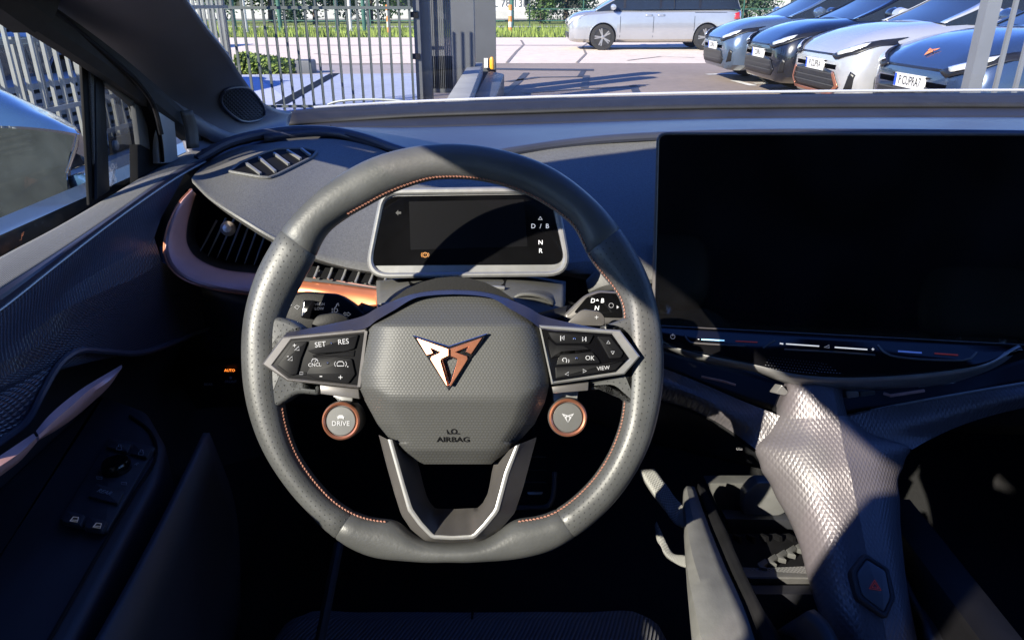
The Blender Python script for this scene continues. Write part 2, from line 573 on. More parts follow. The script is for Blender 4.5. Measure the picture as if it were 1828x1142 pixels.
# ------------------------------------------------------------------ material list
M_LEATHER = mat('leather', (0.064, 0.066, 0.067), 0.42, spec=0.45, vary=0.16, vscale=26, grain=(330, 0.3, 0.0007), rvary=0.10)
M_PERF = mat('perforated_leather', (0.064, 0.066, 0.067), 0.42, spec=0.45, vary=0.16, vscale=26, rvary=0.10, pattern=('perf', 0.0056, 0.6, 0.0008), grain=(420, 0.2, 0.0005))
M_PAD = mat('pebbled_leather', (0.074, 0.075, 0.074), 0.50, spec=0.4, pattern=('hexgrain', 0.0030, 0.5, 0.0005), grain=(260, 0.15, 0.0005))
M_DASH = mat('soft_dash', (0.036, 0.040, 0.060), 0.42, spec=0.5, vary=0.08, vscale=14, grain=(900, 0.18, 0.0004), rvary=0.04)
M_GRAIN = mat('grained_plastic', (0.118, 0.118, 0.115), 0.5, spec=0.45, vary=0.22, vscale=520, grain=(650, 0.5, 0.0007))
M_BLACKP = mat('black_plastic', (0.006, 0.006, 0.007), 0.5, spec=0.2, vary=0.2, vscale=20, grain=(500, 0.2, 0.0005))
M_DARK = mat('dark_trim', (0.022, 0.023, 0.028), 0.55, vary=0.2, vscale=9, grain=(600, 0.2, 0.0005))
M_PIANO = mat('piano_black', (0.004, 0.004, 0.005), 0.12, spec=0.55, rvary=0.05, vscale=40)
M_SCREEN = mat('screen_glass', (0.004, 0.004, 0.0045), 0.035, spec=0.5, vary=0.7, vscale=9, rvary=0.03)
M_KEY = mat('matt_key', (0.008, 0.008, 0.009), 0.5, spec=0.12)
M_LCD = mat('display_panel', (0.005, 0.005, 0.006), 0.25, spec=0.3)
M_SATIN = mat('satin_metal', (0.30, 0.30, 0.30), 0.38, metal=0.55, vary=0.06, vscale=90, rvary=0.05)
M_SPOKE = mat('dark_satin_metal', (0.115, 0.108, 0.106), 0.38, metal=0.35, vary=0.08, vscale=60, rvary=0.06)
M_SHOULDER = mat('skylit_shoulder', (0.055, 0.055, 0.085), 0.36, metal=0.5, vary=0.05, vscale=60)  # darker, bluer copy of the spoke metal, colouring in skylit shade
M_CHROME = mat('bright_metal', (0.75, 0.75, 0.76), 0.14, metal=1.0, rvary=0.04, vscale=80)
M_COPPER = mat('copper_trim', (0.72, 0.29, 0.17), 0.34, metal=0.85, vary=0.06, vscale=60, rvary=0.05)
M_ROSE = mat('rose_copper_trim', (0.66, 0.36, 0.31), 0.40, metal=0.15, vary=0.06, vscale=40, rvary=0.05)
M_STITCH = mat('copper_thread', (0.30, 0.135, 0.095), 0.6, vary=0.2, vscale=300)
M_ICON = mat('white_print', (0.36, 0.36, 0.37), 0.5, emit=(0.9, 0.92, 1.0), estr=0.05)
M_ICON_DIM = mat('grey_print', (0.28, 0.28, 0.30), 0.5)
M_WHITE_LIT = mat('lit_white_symbol', (0.5, 0.5, 0.5), 0.5, emit=(0.95, 0.97, 1.0), estr=0.30)
M_AMBER_LIT = mat('lit_amber_symbol', (0.8, 0.3, 0.05), 0.5, emit=(1.0, 0.24, 0.03), estr=0.8)
M_ORANGE_DIM = mat('dim_orange_symbol', (0.5, 0.22, 0.06), 0.5, emit=(1.0, 0.42, 0.1), estr=0.10)
M_RED_DIM = mat('dim_red_symbol', (0.4, 0.06, 0.04), 0.5, emit=(1.0, 0.1, 0.05), estr=0.03)
M_BLUE_LIT = mat('lit_blue_line', (0.3, 0.6, 0.9), 0.4, emit=(0.35, 0.72, 1.0), estr=0.5)
M_BLUE_DIM = mat('dim_blue_line', (0.1, 0.2, 0.5), 0.4, emit=(0.12, 0.25, 0.9), estr=0.12)
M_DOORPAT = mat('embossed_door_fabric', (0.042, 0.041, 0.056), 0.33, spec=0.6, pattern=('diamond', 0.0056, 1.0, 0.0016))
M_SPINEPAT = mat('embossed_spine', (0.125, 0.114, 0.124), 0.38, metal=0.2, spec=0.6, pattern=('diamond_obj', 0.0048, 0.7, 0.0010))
M_FABRIC = mat('grey_knit', (0.10, 0.10, 0.10), 0.85, pattern=('weave', 0.0042, 0.7, 0.0006), sheen=0.2)
M_SEAT = mat('ribbed_seat_cloth', (0.09, 0.09, 0.11), 0.85, pattern=('rib', 0.0055, 0.9, 0.001), sheen=0.2)
M_SEATL = mat('seat_leatherette', (0.13, 0.155, 0.14), 0.5, vary=0.1, vscale=30, grain=(300, 0.3, 0.0008))
M_RUBBER = mat('rubber', (0.006, 0.006, 0.007), 0.7, spec=0.15, vary=0.3, vscale=40)
M_CARPET = mat('carpet', (0.018, 0.018, 0.02), 0.95, vary=0.4, vscale=350, grain=(700, 1.0, 0.003))
M_BODY = mat('silver_paint', (0.36, 0.37, 0.38), 0.3, metal=0.5, coat=0.6, vary=0.04, vscale=6)
M_SKYTINT = mat('sky_tinted_paint', (0.045, 0.10, 0.19), 0.2, metal=0.3, coat=1.0, vary=0.05, vscale=20)  # blue of the reflected sky put into the mirror's own colour
M_LINER = mat('headliner', (0.03, 0.03, 0.033), 0.9, vary=0.2, vscale=40)
M_GLASS = glass_mat('window_glass', (0.95, 0.98, 0.96), 0.6, 1.0)
M_WSCREEN = glass_mat('windscreen_glass', (0.95, 0.98, 0.96), 0.6, 0.35)
M_NECK = mat('spine_neck', (0.10, 0.093, 0.098), 0.45, metal=0.15, vary=0.05, vscale=60)
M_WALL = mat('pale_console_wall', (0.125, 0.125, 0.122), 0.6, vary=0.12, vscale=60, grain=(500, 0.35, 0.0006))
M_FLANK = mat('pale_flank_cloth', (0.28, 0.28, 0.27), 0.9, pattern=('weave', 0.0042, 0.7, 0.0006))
M_CONSOLE = mat('console_plastic', (0.085, 0.085, 0.083), 0.55, vary=0.1, vscale=70, grain=(500, 0.35, 0.0006))

# ------------------------------------------------------------------ steering wheel
WTILT = R(25.0)
WC = W(808, 640, 0.588)
WP = Plane(WC, (0, -math.cos(WTILT), math.sin(WTILT)))
S = WP.at
wheel = thing('steering_wheel', 'leather steering wheel with flat bottom, copper emblem and thumb buttons', 'steering wheel', WC)
OUTER = [(808, 258), (900, 270), (985, 300), (1050, 347), (1105, 407), (1150, 480), (1175, 560), (1184, 640), (1178, 720), (1160, 790), (1130, 850), (1085, 908),
         (1030, 955), (985, 981), (935, 994), (870, 999), (800, 1000), (730, 999), (665, 993), (628, 978), (597, 957), (545, 905), (500, 850), (465, 790), (442, 720),
         (433, 640), (438, 560), (458, 490), (497, 420), (545, 365), (600, 318), (660, 285), (730, 265)]
INNER = [(808, 319), (848, 321), (905, 334), (976, 367), (1024, 404), (1047, 455), (1067, 483), (1090, 509), (1110, 540), (1113, 580), (1113, 640), (1113, 700), (1108, 750),
         (1088, 805), (1060, 850), (1020, 890), (985, 914), (950, 923), (921, 925), (897, 940), (878, 956), (845, 965), (808, 967), (770, 965), (742, 956), (724, 942), (708, 927), (672, 925), (638, 916), (600, 893), (560, 850), (532, 808), (514, 757),
         (507, 712), (505, 640), (506, 575), (533, 516), (560, 468), (570, 440), (585, 414), (600, 402), (656, 368), (727, 334), (770, 321)]
def polar(pts):
    q = []
    for x, y in pts:
        q.append((math.atan2(640 - y, x - 808) % (2 * math.pi), math.hypot(x - 808, 640 - y)))
    q.sort()
    return q
def polar_r(q, t):
    t %= 2 * math.pi
    q2 = [(q[-1][0] - 2 * math.pi, q[-1][1])] + q + [(q[0][0] + 2 * math.pi, q[0][1])]
    for a, b in zip(q2, q2[1:]):
        if a[0] <= t <= b[0]:
            return a[1] + (b[1] - a[1]) * (t - a[0]) / max(1e-9, b[0] - a[0])
    return q[0][1]
PO, PI_ = polar(OUTER), polar(INNER)
def smooth_r(q, t): return sum(polar_r(q, t + d) * w for d, w in ((-0.05, 0.15), (-0.025, 0.22), (0, 0.26), (0.025, 0.22), (0.05, 0.15)))
def rim_pt(t, phi, grow=1.0):
    ro, ri = smooth_r(PO, t), smooth_r(PI_, t)
    o = S(808 + ro * math.cos(t), 640 - ro * math.sin(t)); i = S(808 + ri * math.cos(t), 640 - ri * math.sin(t))
    c = (o + i) / 2; e = (o - i) / 2
    sgn = lambda x: (1 if x >= 0 else -1)
    cp, sp = math.cos(phi), math.sin(phi)
    cp = sgn(cp) * abs(cp) ** 0.88; sp = sgn(sp) * abs(sp) ** 0.92
    return c + e * (cp * grow) + WP.n * (0.0155 * sp * grow)
def rim_section(t0, t1, material):
    n = max(8, int(abs(t1 - t0) / 0.03)); m = 26; g = G(); verts, uvs = [], []
    arc = 0.0; prev = None
    for i in range(n + 1):
        t = t0 + (t1 - t0) * i / n
        gr = 1.0
        e = min(i, n - i)
        if e == 0: gr = 0.955
        elif e == 1: t = t0 + (t1 - t0) * (0.25 / n if i == 1 else 1 - 0.25 / n); gr = 0.995
        c = rim_pt(t, math.pi / 2)
        if prev is not None: arc += (c - prev).length
        prev = c
        for k in range(m + 1):
            verts.append(rim_pt(t, 2 * math.pi * k / m, gr)); uvs.append((arc, k / m * 0.112))
    faces = [[i * (m + 1) + k, i * (m + 1) + k + 1, (i + 1) * (m + 1) + k + 1, (i + 1) * (m + 1) + k] for i in range(n) for k in range(m)]
    g.add(verts, faces, uvs)
    return g.obj('rim_leather', material, wheel, sharp=60, flip=False)
TA, TB, TC, TD = R(37.8), R(143.2), R(237.0), R(304.5)
rim_section(TA, TB, M_LEATHER)
rim_section(TB, TC, M_PERF)
rim_section(TC, TD, M_LEATHER)
rim_section(TD - 2 * math.pi, TA, M_PERF)
# copper stitches along the inner edge
g = G(); arcs = [(TA + 0.02, TB - 0.3), (TD - 2 * math.pi, R(-12)), (R(13), TA), (R(196), R(248)), (R(292), TD)]
for a0, a1 in arcs:
    k = int((a1 - a0) / 0.0185)
    for i in range(k):
        t = a0 + (a1 - a0) * (i + 0.15) / k; t2 = a0 + (a1 - a0) * (i + 0.85) / k
        p, q = rim_pt(t, math.pi * 0.885, 1.02), rim_pt(t2, math.pi * 0.865, 1.02)
        g.join(tube([p, p.lerp(q, 0.5) + (p.lerp(q, 0.5) - WC).normalized() * -0.0006, q], [0.0005, 0.00075, 0.0005], 6))
g.obj('stitching', M_STITCH, wheel, kind='stuff')

# airbag pad: a faceted cushion
PADL = [(522, 800), (526, 738), (540, 712), (560, 688), (580, 654), (600, 650), (640, 641), (668, 635), (690, 638), (720, 654), (757, 674), (790, 701), (808, 722), (822, 744), (828, 757)]
PADR = [(522, 822), (526, 882), (540, 912), (560, 938), (578, 962), (600, 969), (640, 976), (668, 981), (690, 980), (720, 972), (757, 954), (790, 924), (808, 903), (822, 884), (828, 877)]
def lerp1(tab, y):
    for (y0, x0), (y1, x1) in zip(tab, tab[1:]):
        if y0 <= y <= y1: return x0 + (x1 - x0) * (y - y0) / (y1 - y0)
    return tab[-1][1] if y > tab[-1][0] else tab[0][1]
PADH = [(522, 0.004), (578, 0.0355), (583, 0.0372), (650, 0.0400), (706, 0.0412), (716, 0.0400), (803, 0.0185), (806, 0.0165), (828, 0.002)]
ys = [522 + 306 * i / 102 for i in range(103)]
g = G(); verts, uvs = [], []; NX = 56
def pad_pt(x, y, xl, xr):
    s = 2 * (x - xl) / max(1, xr - xl) - 1
    yb = y + 26 * max(0.0, abs(s) - 0.72) / 0.28 * (1 if 690 < y < 790 else 0)
    h = lerp1(PADH, min(828, yb)) * (1 - 0.5 * abs(s) ** 9) - 0.0045 * abs(s) ** 2.5
    return S(x, y, h)
for y in ys:
    xl, xr = lerp1(PADL, y), lerp1(PADR, y)
    verts.append(S(xl, y, -0.012)); uvs.append((xl * 5e-4, y * 5e-4))
    for k in range(NX + 1):
        x = xl + (xr - xl) * (0.5 - 0.5 * math.cos(math.pi * (0.04 + 0.92 * k / NX)) if False else k / NX)
        verts.append(pad_pt(x, y, xl, xr)); uvs.append((x * 5e-4, y * 5e-4))
    verts.append(S(xr, y, -0.012)); uvs.append((xr * 5e-4, y * 5e-4))
n2 = NX + 3
faces = [[i * n2 + k, (i + 1) * n2 + k, (i + 1) * n2 + k + 1, i * n2 + k + 1] for i in range(102) for k in range(n2 - 1)]
g.add(verts, faces, uvs)
pad_g = g
pad = g.obj('airbag_pad', M_PAD, wheel, sharp=24)
pad_bvh = bvh_of(g)
def EM(zx, zy): return (720 + zx * 0.12257, 570 + zy * 0.12257)
EP = Plane(S(800, 640, 0.0418), WP.n)
base = [EP.at(*EM(*p)) for p in [(130, 228), (660, 388), (1228, 200), (1000, 505), (965, 540), (690, 1012), (660, 1040), (630, 1018), (335, 540)]]
# the outline is a frame only: an open diamond shows the pad in its middle
hole = [EP.at(*EM(*p)) for p in [(590, 590), (678, 552), (778, 590), (672, 890)]]
emb = ring_plate(round_poly([EP.at(*EM(*p)) for p in [(130, 228), (660, 388), (1228, 200), (660, 1040)]], 0.0006, 3),
                 round_poly([EP.at(*EM(*p)) for p in [(572, 592), (676, 548), (785, 592), (668, 905)]], 0.0004, 3), WP.n, 0.003, 0.0005).obj('emblem', M_CHROME, pad)
LEFT = [(190, 268), (345, 520), (440, 490), (395, 410), (550, 478), (410, 540), (400, 580), (635, 955), (655, 962), (548, 600), (560, 575), (665, 525), (665, 430)]
RIGHT = [(1150, 265), (990, 505), (915, 470), (955, 395), (765, 475), (930, 535), (940, 580), (700, 965), (682, 965), (795, 590), (780, 565), (671, 525), (671, 430)]
for pts, tilt, nm in ((LEFT, -0.21, 'emblem_blade'), (RIGHT, 0.10, 'emblem_blade')):
    q = []
    for p in pts:
        w = EP.at(*EM(*p))
        q.append(w + WP.n * ((0.0064 if tilt < 0 else 0.0040) - abs((w - EP.at(*EM(668, 500))).dot(WP.u)) * abs(tilt)))
    nn = (WP.n + WP.u * tilt).normalized()
    plate(q, nn, 0.003, 0.0003, 1).obj(nm, M_COPPER, pad, label='copper blade of the angular emblem')
def pad_text(s, px, py, size, material, nm='lettering', lift=0.0003, **kw):
    o, n = drop(pad_bvh, px, py, lift)
    u = (WP.u - n * WP.u.dot(n)).normalized()
    return text_g(s, o, u, n.cross(u), size, 0.0004, **kw).obj(nm, material, pad)
pad_text('AIRBAG', 809, 784, 0.0070, M_RUBBER, bold=0.01, width=1.15)
o_, n_ = drop(pad_bvh, 806, 769, 0.0004)
g = lathe(o_ + WP.u * 0.002, n_, [(0.0026, 0.0), (0.0026, 0.0004), (0.0018, 0.0004), (0.0018, 0.0)], 14, ring=True)
g.join(tube([o_ - WP.u * 0.003 - WP.v * 0.0025, o_ - WP.u * 0.0042 + WP.v * 0.0035], 0.0005, 6))
g.join(tube([o_ - WP.u * 0.0035 - WP.v * 0.002, o_ + WP.u * 0.006 - WP.v * 0.002], 0.0004, 6))
g.obj('airbag_symbol', M_RUBBER, pad)

# side spokes
def hub_side(sgn):
    X = (lambda x: x) if sgn < 0 else (lambda x: 1616 - x + 2)
    # violet-looking upper chamfer: from the button frame's top edge back to the hub crest
    fr = [S(X(506), 601, 0.021), S(X(560), 595, 0.022), S(X(652), 586, 0.024), S(X(672), 572, 0.026), S(X(706), 552, 0.022), S(X(738), 533, 0.018), S(X(770), 527, 0.016), S(810, 525, 0.016)]
    md = [S(X(512), 593, 0.012), S(X(565), 583, 0.010), S(X(650), 563, 0.012), S(X(672), 550, 0.013), S(X(704), 536, 0.010), S(X(735), 525, 0.008), S(X(768), 519, 0.006), S(810, 517, 0.006)]
    bk = [S(X(512), 592, -0.018), S(X(565), 583, -0.02), S(X(650), 563, -0.02), S(X(672), 550, -0.02), S(X(704), 536, -0.02), S(X(735), 526, -0.02), S(X(768), 521, -0.02), S(810, 519, -0.02)]
    loft([fr, md, bk], 40, 8, linear=True).obj('spoke_shoulder', M_SHOULDER, wheel, sharp=30)
    # leather web that ties the spoke to the rim
    if sgn < 0:
        web = [(478, 560), (520, 572), (545, 590), (504, 602), (468, 650), (512, 682), (572, 688), (570, 706), (530, 702), (505, 720), (470, 740), (452, 650)]
    else:
        web = [(1138, 560), (1100, 574), (1070, 585), (1107, 590), (1143, 636), (1115, 668), (1052, 684), (1052, 697), (1095, 693), (1113, 715), (1146, 740), (1165, 650)]
    top = [S(x, y, 0.0115) for x, y in web]
    plate(round_poly(top, 0.006, 4), WP.n, 0.022, 0.004, 3).obj('spoke_leather', M_PERF, wheel)
    # metal frame and glossy panel
    if sgn < 0:
        fo = [(504, 601), (467, 650), (512, 680), (640, 693), (654, 586)]
        fi = [(520, 607), (487, 651), (515, 674), (641, 688), (653, 594)]
        strip = [(571, 687), (640, 694), (642, 712), (572, 703)]
    else:
        fo = [(1107, 589), (1143, 636), (1115, 668), (985, 686), (962, 580)]
        fi = [(1093, 596), (1124, 640), (1100, 664), (988, 681), (966, 587)]
        strip = [(1051, 682), (985, 690), (988, 702), (1050, 697)]
    of = [S(x, y, 0.0235) for x, y in fo]; inn = [S(x, y, 0.0235) for x, y in fi]
    ring_plate(of, inn, WP.n, 0.03, 0.0012).obj('button_frame', M_SATIN if sgn > 0 else M_SPOKE, wheel)
    plate([S(x, y, 0.019) for x, y in strip], WP.n, 0.026, 0.001).obj('lower_strip', M_SPOKE, wheel)
    return plate([S(x, y, 0.0225) for x, y in fi], WP.n, 0.02, 0.0008).obj('button_panel', M_KEY if sgn < 0 else M_PIANO, wheel)
BPL, BPR = hub_side(-1), hub_side(1)
PH = 0.0229
def wtext(s, px, py, size, material, parent, ang=0.0, h=PH, nm='lettering', **kw):
    u = WP.u * math.cos(ang) + WP.v * math.sin(ang); v = WP.n.cross(u)
    return text_g(s, S(px, py, h), u, v, size, 0.0003, **kw).obj(nm, material, parent)
def wline(pts, r, material, parent, nm='symbol', h=PH, closed=False):
    q = [S(x, y, h) for x, y in pts]
    if closed: return tube(q, r, 6, closed=True).obj(nm, material, parent)
    return tube(q, r, 6).obj(nm, material, parent)
def keycap(pts, parent, h=0.0248, mm=None):
    return plate(round_poly([S(x, y, h) for x, y in pts], 0.0012, 3), WP.n, 0.006, 0.0009).obj('button', mm or M_KEY, parent)
KH = 0.0252
# left panel keys
keycap([(552, 606), (640, 597), (633, 622), (618, 627), (560, 632), (549, 626)], BPL)
keycap([(560, 640), (600, 636), (628, 640), (634, 668), (622, 684), (566, 677), (546, 668)], BPL)
keycap([(523, 611), (549, 609), (537, 640), (530, 668), (518, 670), (494, 652)], BPL)
keycap([(600, 629), (634, 624), (632, 637), (604, 635), (560, 638), (556, 634)], BPL, 0.0236)
a_ = R(6)
wtext('SET', 572, 615, 0.0062, M_ICON, BPL, a_, KH); wtext('RES', 613, 610, 0.0062, M_ICON, BPL, a_, KH)
wtext('CNCL', 562, 651, 0.0042, M_ICON, BPL, R(3), KH)
wline([(556, 646), (558, 641), (563, 640), (567, 642), (568, 646)], 0.00035, M_ICON, BPL, h=KH)
wline([(562, 646), (565, 642)], 0.0003, M_ICON, BPL, h=KH)
for x, y, s in ((591, 613, 3), (585, 648, 3)):
    lathe(S(x, y, KH - 0.0006), WP.n, [(0.0010, 0), (0.0010, 0.0010), (0.0005, 0.0016)], 10).obj('locating_pip', M_CHROME, BPL)
for x, y, ch in ((526, 617, '+'), (514, 635, '-')):
    wtext(ch, x, y, 0.006, M_ICON, BPL, a_, KH)
    wline([(x + 0, y + 8), (x + 8, y + 8), (x + 8, y + 1)], 0.0004, M_ICON, BPL, h=KH, closed=True)
wline([(602, 648), (605, 645), (611, 645), (614, 648), (614, 653), (602, 653)], 0.0004, M_ICON, BPL, h=KH, closed=True)
wline([(599, 645), (597, 649), (599, 654)], 0.0003, M_ICON, BPL, h=KH); wline([(617, 645), (619, 649), (617, 654)], 0.0003, M_ICON, BPL, h=KH)
wtext('.', 621, 650, 0.008, M_ICON, BPL, 0, KH)
wtext('-', 573, 670, 0.009, M_ICON, BPL, 0, KH); wtext('+', 608, 674, 0.007, M_ICON, BPL, 0, KH)
wline([(535, 664), (541, 664), (541, 668), (535, 668)], 0.0003, M_ICON_DIM, BPL, h=KH, closed=True)
# right panel keys
keycap([(978, 592), (1060, 598), (1052, 613), (994, 613), (985, 605)], BPR)
keycap([(1002, 632), (1058, 628), (1068, 640), (1072, 648), (993, 652), (996, 640)], BPR)
keycap([(1066, 600), (1090, 601), (1113, 630), (1108, 639), (1088, 640)], BPR)
keycap([(991, 655), (1070, 651), (1116, 642), (1099, 660), (992, 676)], BPR)
keycap([(976, 600), (984, 608), (993, 616), (1042, 617), (1056, 625), (1002, 629), (992, 637), (984, 640)], BPR, 0.0238)
KH2 = 0.0252
wline([(1001, 599), (1001, 608)], 0.0004, M_ICON, BPR, h=KH2); wline([(1007, 599), (1007, 607), (1003, 603)], 0.0004, M_ICON, BPR, h=KH2, closed=True)
wline([(1046, 601), (1046, 609)], 0.0004, M_ICON, BPR, h=KH2); wline([(1040, 601), (1040, 609), (1044, 605)], 0.0004, M_ICON, BPR, h=KH2, closed=True)
wline([(1083, 613), (1089, 613), (1086, 608)], 0.0004, M_ICON, BPR, h=KH2, closed=True); wline([(1091, 627), (1097, 627), (1094, 632)], 0.0004, M_ICON, BPR, h=KH2, closed=True)
wline([(1006, 645), (1004, 642), (1006, 639), (1010, 639), (1012, 642), (1011, 647)], 0.0004, M_ICON, BPR, h=KH2); wline([(1015, 641), (1016, 644), (1015, 647)], 0.0003, M_ICON, BPR, h=KH2)
wtext('OK', 1053, 639, 0.0054, M_ICON, BPR, R(-2), KH2); wtext('VIEW', 1077, 657, 0.0046, M_ICON, BPR, R(6), KH2)
wline([(1015, 664), (1015, 670), (1009, 668)], 0.0004, M_ICON, BPR, h=KH2, closed=True); wline([(1041, 659), (1041, 665), (1047, 662)], 0.0004, M_ICON, BPR, h=KH2, closed=True)
for x, y in ((1025, 605), (1029, 640)):
    lathe(S(x, y, KH2 - 0.0006), WP.n, [(0.0012, 0), (0.0012, 0.0010), (0.0006, 0.0016)], 10).obj('locating_pip', M_CHROME, BPR)

# lower spoke: a faceted cup of satin metal
oL = [(676, 776), (690, 830), (704, 880), (716, 918), (734, 945), (760, 966), (806, 969), (862, 967), (892, 946), (919, 915), (934, 870), (946, 825), (958, 780)]
rd = [(692, 784), (704, 826), (714, 862), (728, 911), (748, 938), (771, 961), (808, 963), (847, 961), (868, 940), (890, 913), (900, 876), (908, 846), (928, 792)]
ri = [(700, 784), (712, 826), (722, 862), (736, 907), (753, 931), (774, 954), (808, 956), (844, 954), (863, 934), (883, 909), (893, 872), (901, 842), (920, 796)]
inn = [(742, 812), (750, 840), (756, 865), (762, 885), (768, 897), (777, 907), (812, 908), (853, 906), (862, 897), (870, 882), (874, 866), (878, 842), (884, 818)]
lo = loft([[S(x, y, -0.016) for x, y in oL], [S(x, y, 0.002) for x, y in oL], [S(x, y, 0.0175) for x, y in rd], [S(x, y, 0.0175) for x, y in ri], [S(x, y, -0.022) for x, y in inn], [S(x, y, -0.03) for x, y in inn]], 61, 20, linear=True, sharp_u=True)
lo.obj('lower_spoke', M_SPOKE, wheel, sharp=25)
loft([[S(x, y, 0.0178) for x, y in rd], [S(x, y, 0.0184) for x, y in [((a[0] + b[0]) / 2, (a[1] + b[1]) / 2) for a, b in zip(rd, ri)]], [S(x, y, 0.0178) for x, y in ri]], 61, 4, sharp_u=True).obj('spoke_highlight_edge', M_SATIN, wheel, sharp=60)

# the two round mode buttons under the spokes
def knob(px, py, icon):
    c = S(px, py, 0.004)
    root = lathe(c, WP.n, [(0.0165, -0.022), (0.0172, -0.004), (0.0172, 0.002), (0.0165, 0.004)], 40).obj('mode_button', M_SPOKE, wheel)
    lathe(c, WP.n, [(0.0166, 0.0032), (0.0163, 0.0055), (0.0150, 0.0066), (0.0136, 0.0056), (0.0132, 0.003)], 44, ring=True).obj('ring', M_COPPER, root)
    lathe(c, WP.n, [(0.0128, 0.002), (0.0128, 0.0048), (0.0122, 0.0054), (0.0, 0.0056)], 40).obj('cap', mat('button_cap', (0.12, 0.12, 0.117), 0.45, metal=0.3, vary=0.06, vscale=50), root)
    f = c + WP.n * 0.0058
    if icon == 'drive':
        text_g('DRIVE', f - WP.v * 0.0022, WP.u, WP.v, 0.0058, 0.0002, bold=0.01).obj('lettering', M_ICON, root)
        b = f + WP.v * 0.0031
        pl = [(-.0028, -.0014), (-.0028, .0003), (-.0034, .0006), (-.0030, .0011), (-.0024, .0009), (-.0016, .0021), (.0016, .0021), (.0024, .0009), (.0030, .0011), (.0034, .0006), (.0028, .0003), (.0028, -.0014), (.0018, -.0014), (.0016, -.0006), (-.0016, -.0006), (-.0018, -.0014)]
        plate([b + WP.u * x + WP.v * y + WP.n * 0.0002 for x, y in pl], WP.n, 0.0003).obj('car_symbol', M_ICON, root)
    else:
        k = 0.0118 / 1050
        for pts in (LEFT, RIGHT):
            plate([f + WP.u * ((x - 668) * k) + WP.v * ((600 - y) * k) + WP.n * 0.0002 for x, y in pts], WP.n, 0.0003).obj('emblem_symbol', M_ICON, root)
    # bracket up to the spoke
    sg = -1 if px < 808 else 1
    pts = [S(px - 24 * -sg * -1, py - 20, -0.004), S(px + 16, py - 20, -0.004), S(px + 20, py - 48, -0.004), S(px - 26, py - 48, -0.004)]
    plate(pts, WP.n, 0.014, 0.001).obj('bracket', M_SATIN, root)
knob(611, 750, 'drive'); knob(1013, 744, 'emblem')
# hub back: joins the pad, spokes and column
lathe(S(808, 660, -0.02), -WP.n, [(0.085, 0.0), (0.085, 0.012), (0.055, 0.03), (0.045, 0.075)], 36).obj('hub', M_BLACKP, wheel)
# gear paddles behind the spokes
plate(round_poly([S(x, y, -0.014) for x, y in [(1022, 566), (1040, 551), (1072, 556), (1080, 566), (1080, 582), (1010, 580)]], 0.004, 4), WP.n, 0.004, 0.0012).obj('paddle', M_SPOKE, wheel)
wtext('+', 1065, 567, 0.007, M_ICON, wheel, 0, -0.0136, nm='paddle_mark')
plate(round_poly([S(x, y, -0.014) for x, y in [(556, 576), (566, 562), (600, 557), (622, 566), (620, 580), (556, 590)]], 0.004, 4), WP.n, 0.004, 0.0012).obj('paddle', M_BLACKP, wheel)

# ------------------------------------------------------------------ dashboard
E = EYE.z
dash = thing('dashboard', 'dark sweeping dashboard with winged driver shelf and copper edged vent', 'dashboard', (0.3, 1.0, E - 0.45))
def WW(lst): return [W(*p) for p in lst]
# upper pad between the windscreen and the seam
far = WW([(470, 236, 1.33), (530, 229, 1.37), (600, 227, 1.38), (720, 228, 1.38), (940, 222, 1.38), (1240, 213, 1.38), (1500, 210, 1.38), (1860, 210, 1.38), (2150, 213, 1.36)])
mid = WW([(470, 238, 1.16), (530, 231, 1.18), (600, 229, 1.18), (720, 240, 1.18), (920, 238, 1.18), (1240, 222, 1.18), (1500, 218, 1.18), (1860, 219, 1.18), (2200, 222, 1.18)])
near = WW([(470, 240, 1.03), (530, 233, 1.05), (600, 232, 1.06), (720, 268, 1.02), (815, 284, 1.0), (910, 268, 1.02), (1050, 250, 1.04), (1180, 241, 1.04), (1500, 236, 1.04), (1860, 239, 1.04), (2250, 245, 1.02)])
dtop = loft([far, mid, near], 80, 16)
dtop.obj('upper_pad', M_DASH, dash, solid=0.01, flip=True)
# wing shelf in front of the driver, running behind the cluster to the centre screen
wf = WW([(366, 292, 1.00), (420, 266, 1.01), (500, 253, 1.03), (590, 248, 1.05), (650, 258, 1.04), (720, 280, 1.01), (800, 292, 0.99), (900, 280, 1.01), (1000, 264, 1.03), (1090, 255, 1.04), (1190, 248, 1.04), (1300, 246, 1.03)])
wm = WW([(352, 306, 0.93), (400, 300, 0.93), (480, 302, 0.93), (570, 312, 0.94), (650, 325, 0.94), (720, 340, 0.93), (800, 345, 0.93), (900, 340, 0.93), (1000, 330, 0.94), (1090, 325, 0.95), (1190, 325, 0.95), (1300, 325, 0.95)])
wn1 = WW([(342, 318, 0.875), (372, 347, 0.845), (430, 385, 0.815), (500, 425, 0.80), (580, 455, 0.80), (680, 472, 0.805), (800, 470, 0.83), (900, 472, 0.83), (1000, 470, 0.82), (1060, 466, 0.815), (1130, 470, 0.82), (1300, 480, 0.83)])
wn2 = WW([(343, 325, 0.868), (374, 355, 0.838), (432, 393, 0.808), (500, 433, 0.793), (580, 466, 0.793), (680, 487, 0.798), (800, 480, 0.825), (900, 482, 0.825), (1000, 484, 0.815), (1060, 492, 0.805), (1130, 500, 0.81), (1300, 510, 0.82)])
wn3 = WW([(350, 331, 0.90), (380, 362, 0.87), (436, 402, 0.84), (500, 440, 0.825), (580, 473, 0.825), (680, 492, 0.83), (800, 490, 0.85), (900, 490, 0.85), (1000, 492, 0.84), (1060, 502, 0.83), (1130, 508, 0.84), (1300, 515, 0.84)])
wing = loft([wf, wm, wn1], 90, 20)
wing.obj('driver_shelf', M_GRAIN, dash, flip=True)
lip = loft([wn1, wn2, wn3], 90, 10)
lip.obj('shelf_lip', M_GRAIN, dash, flip=True)
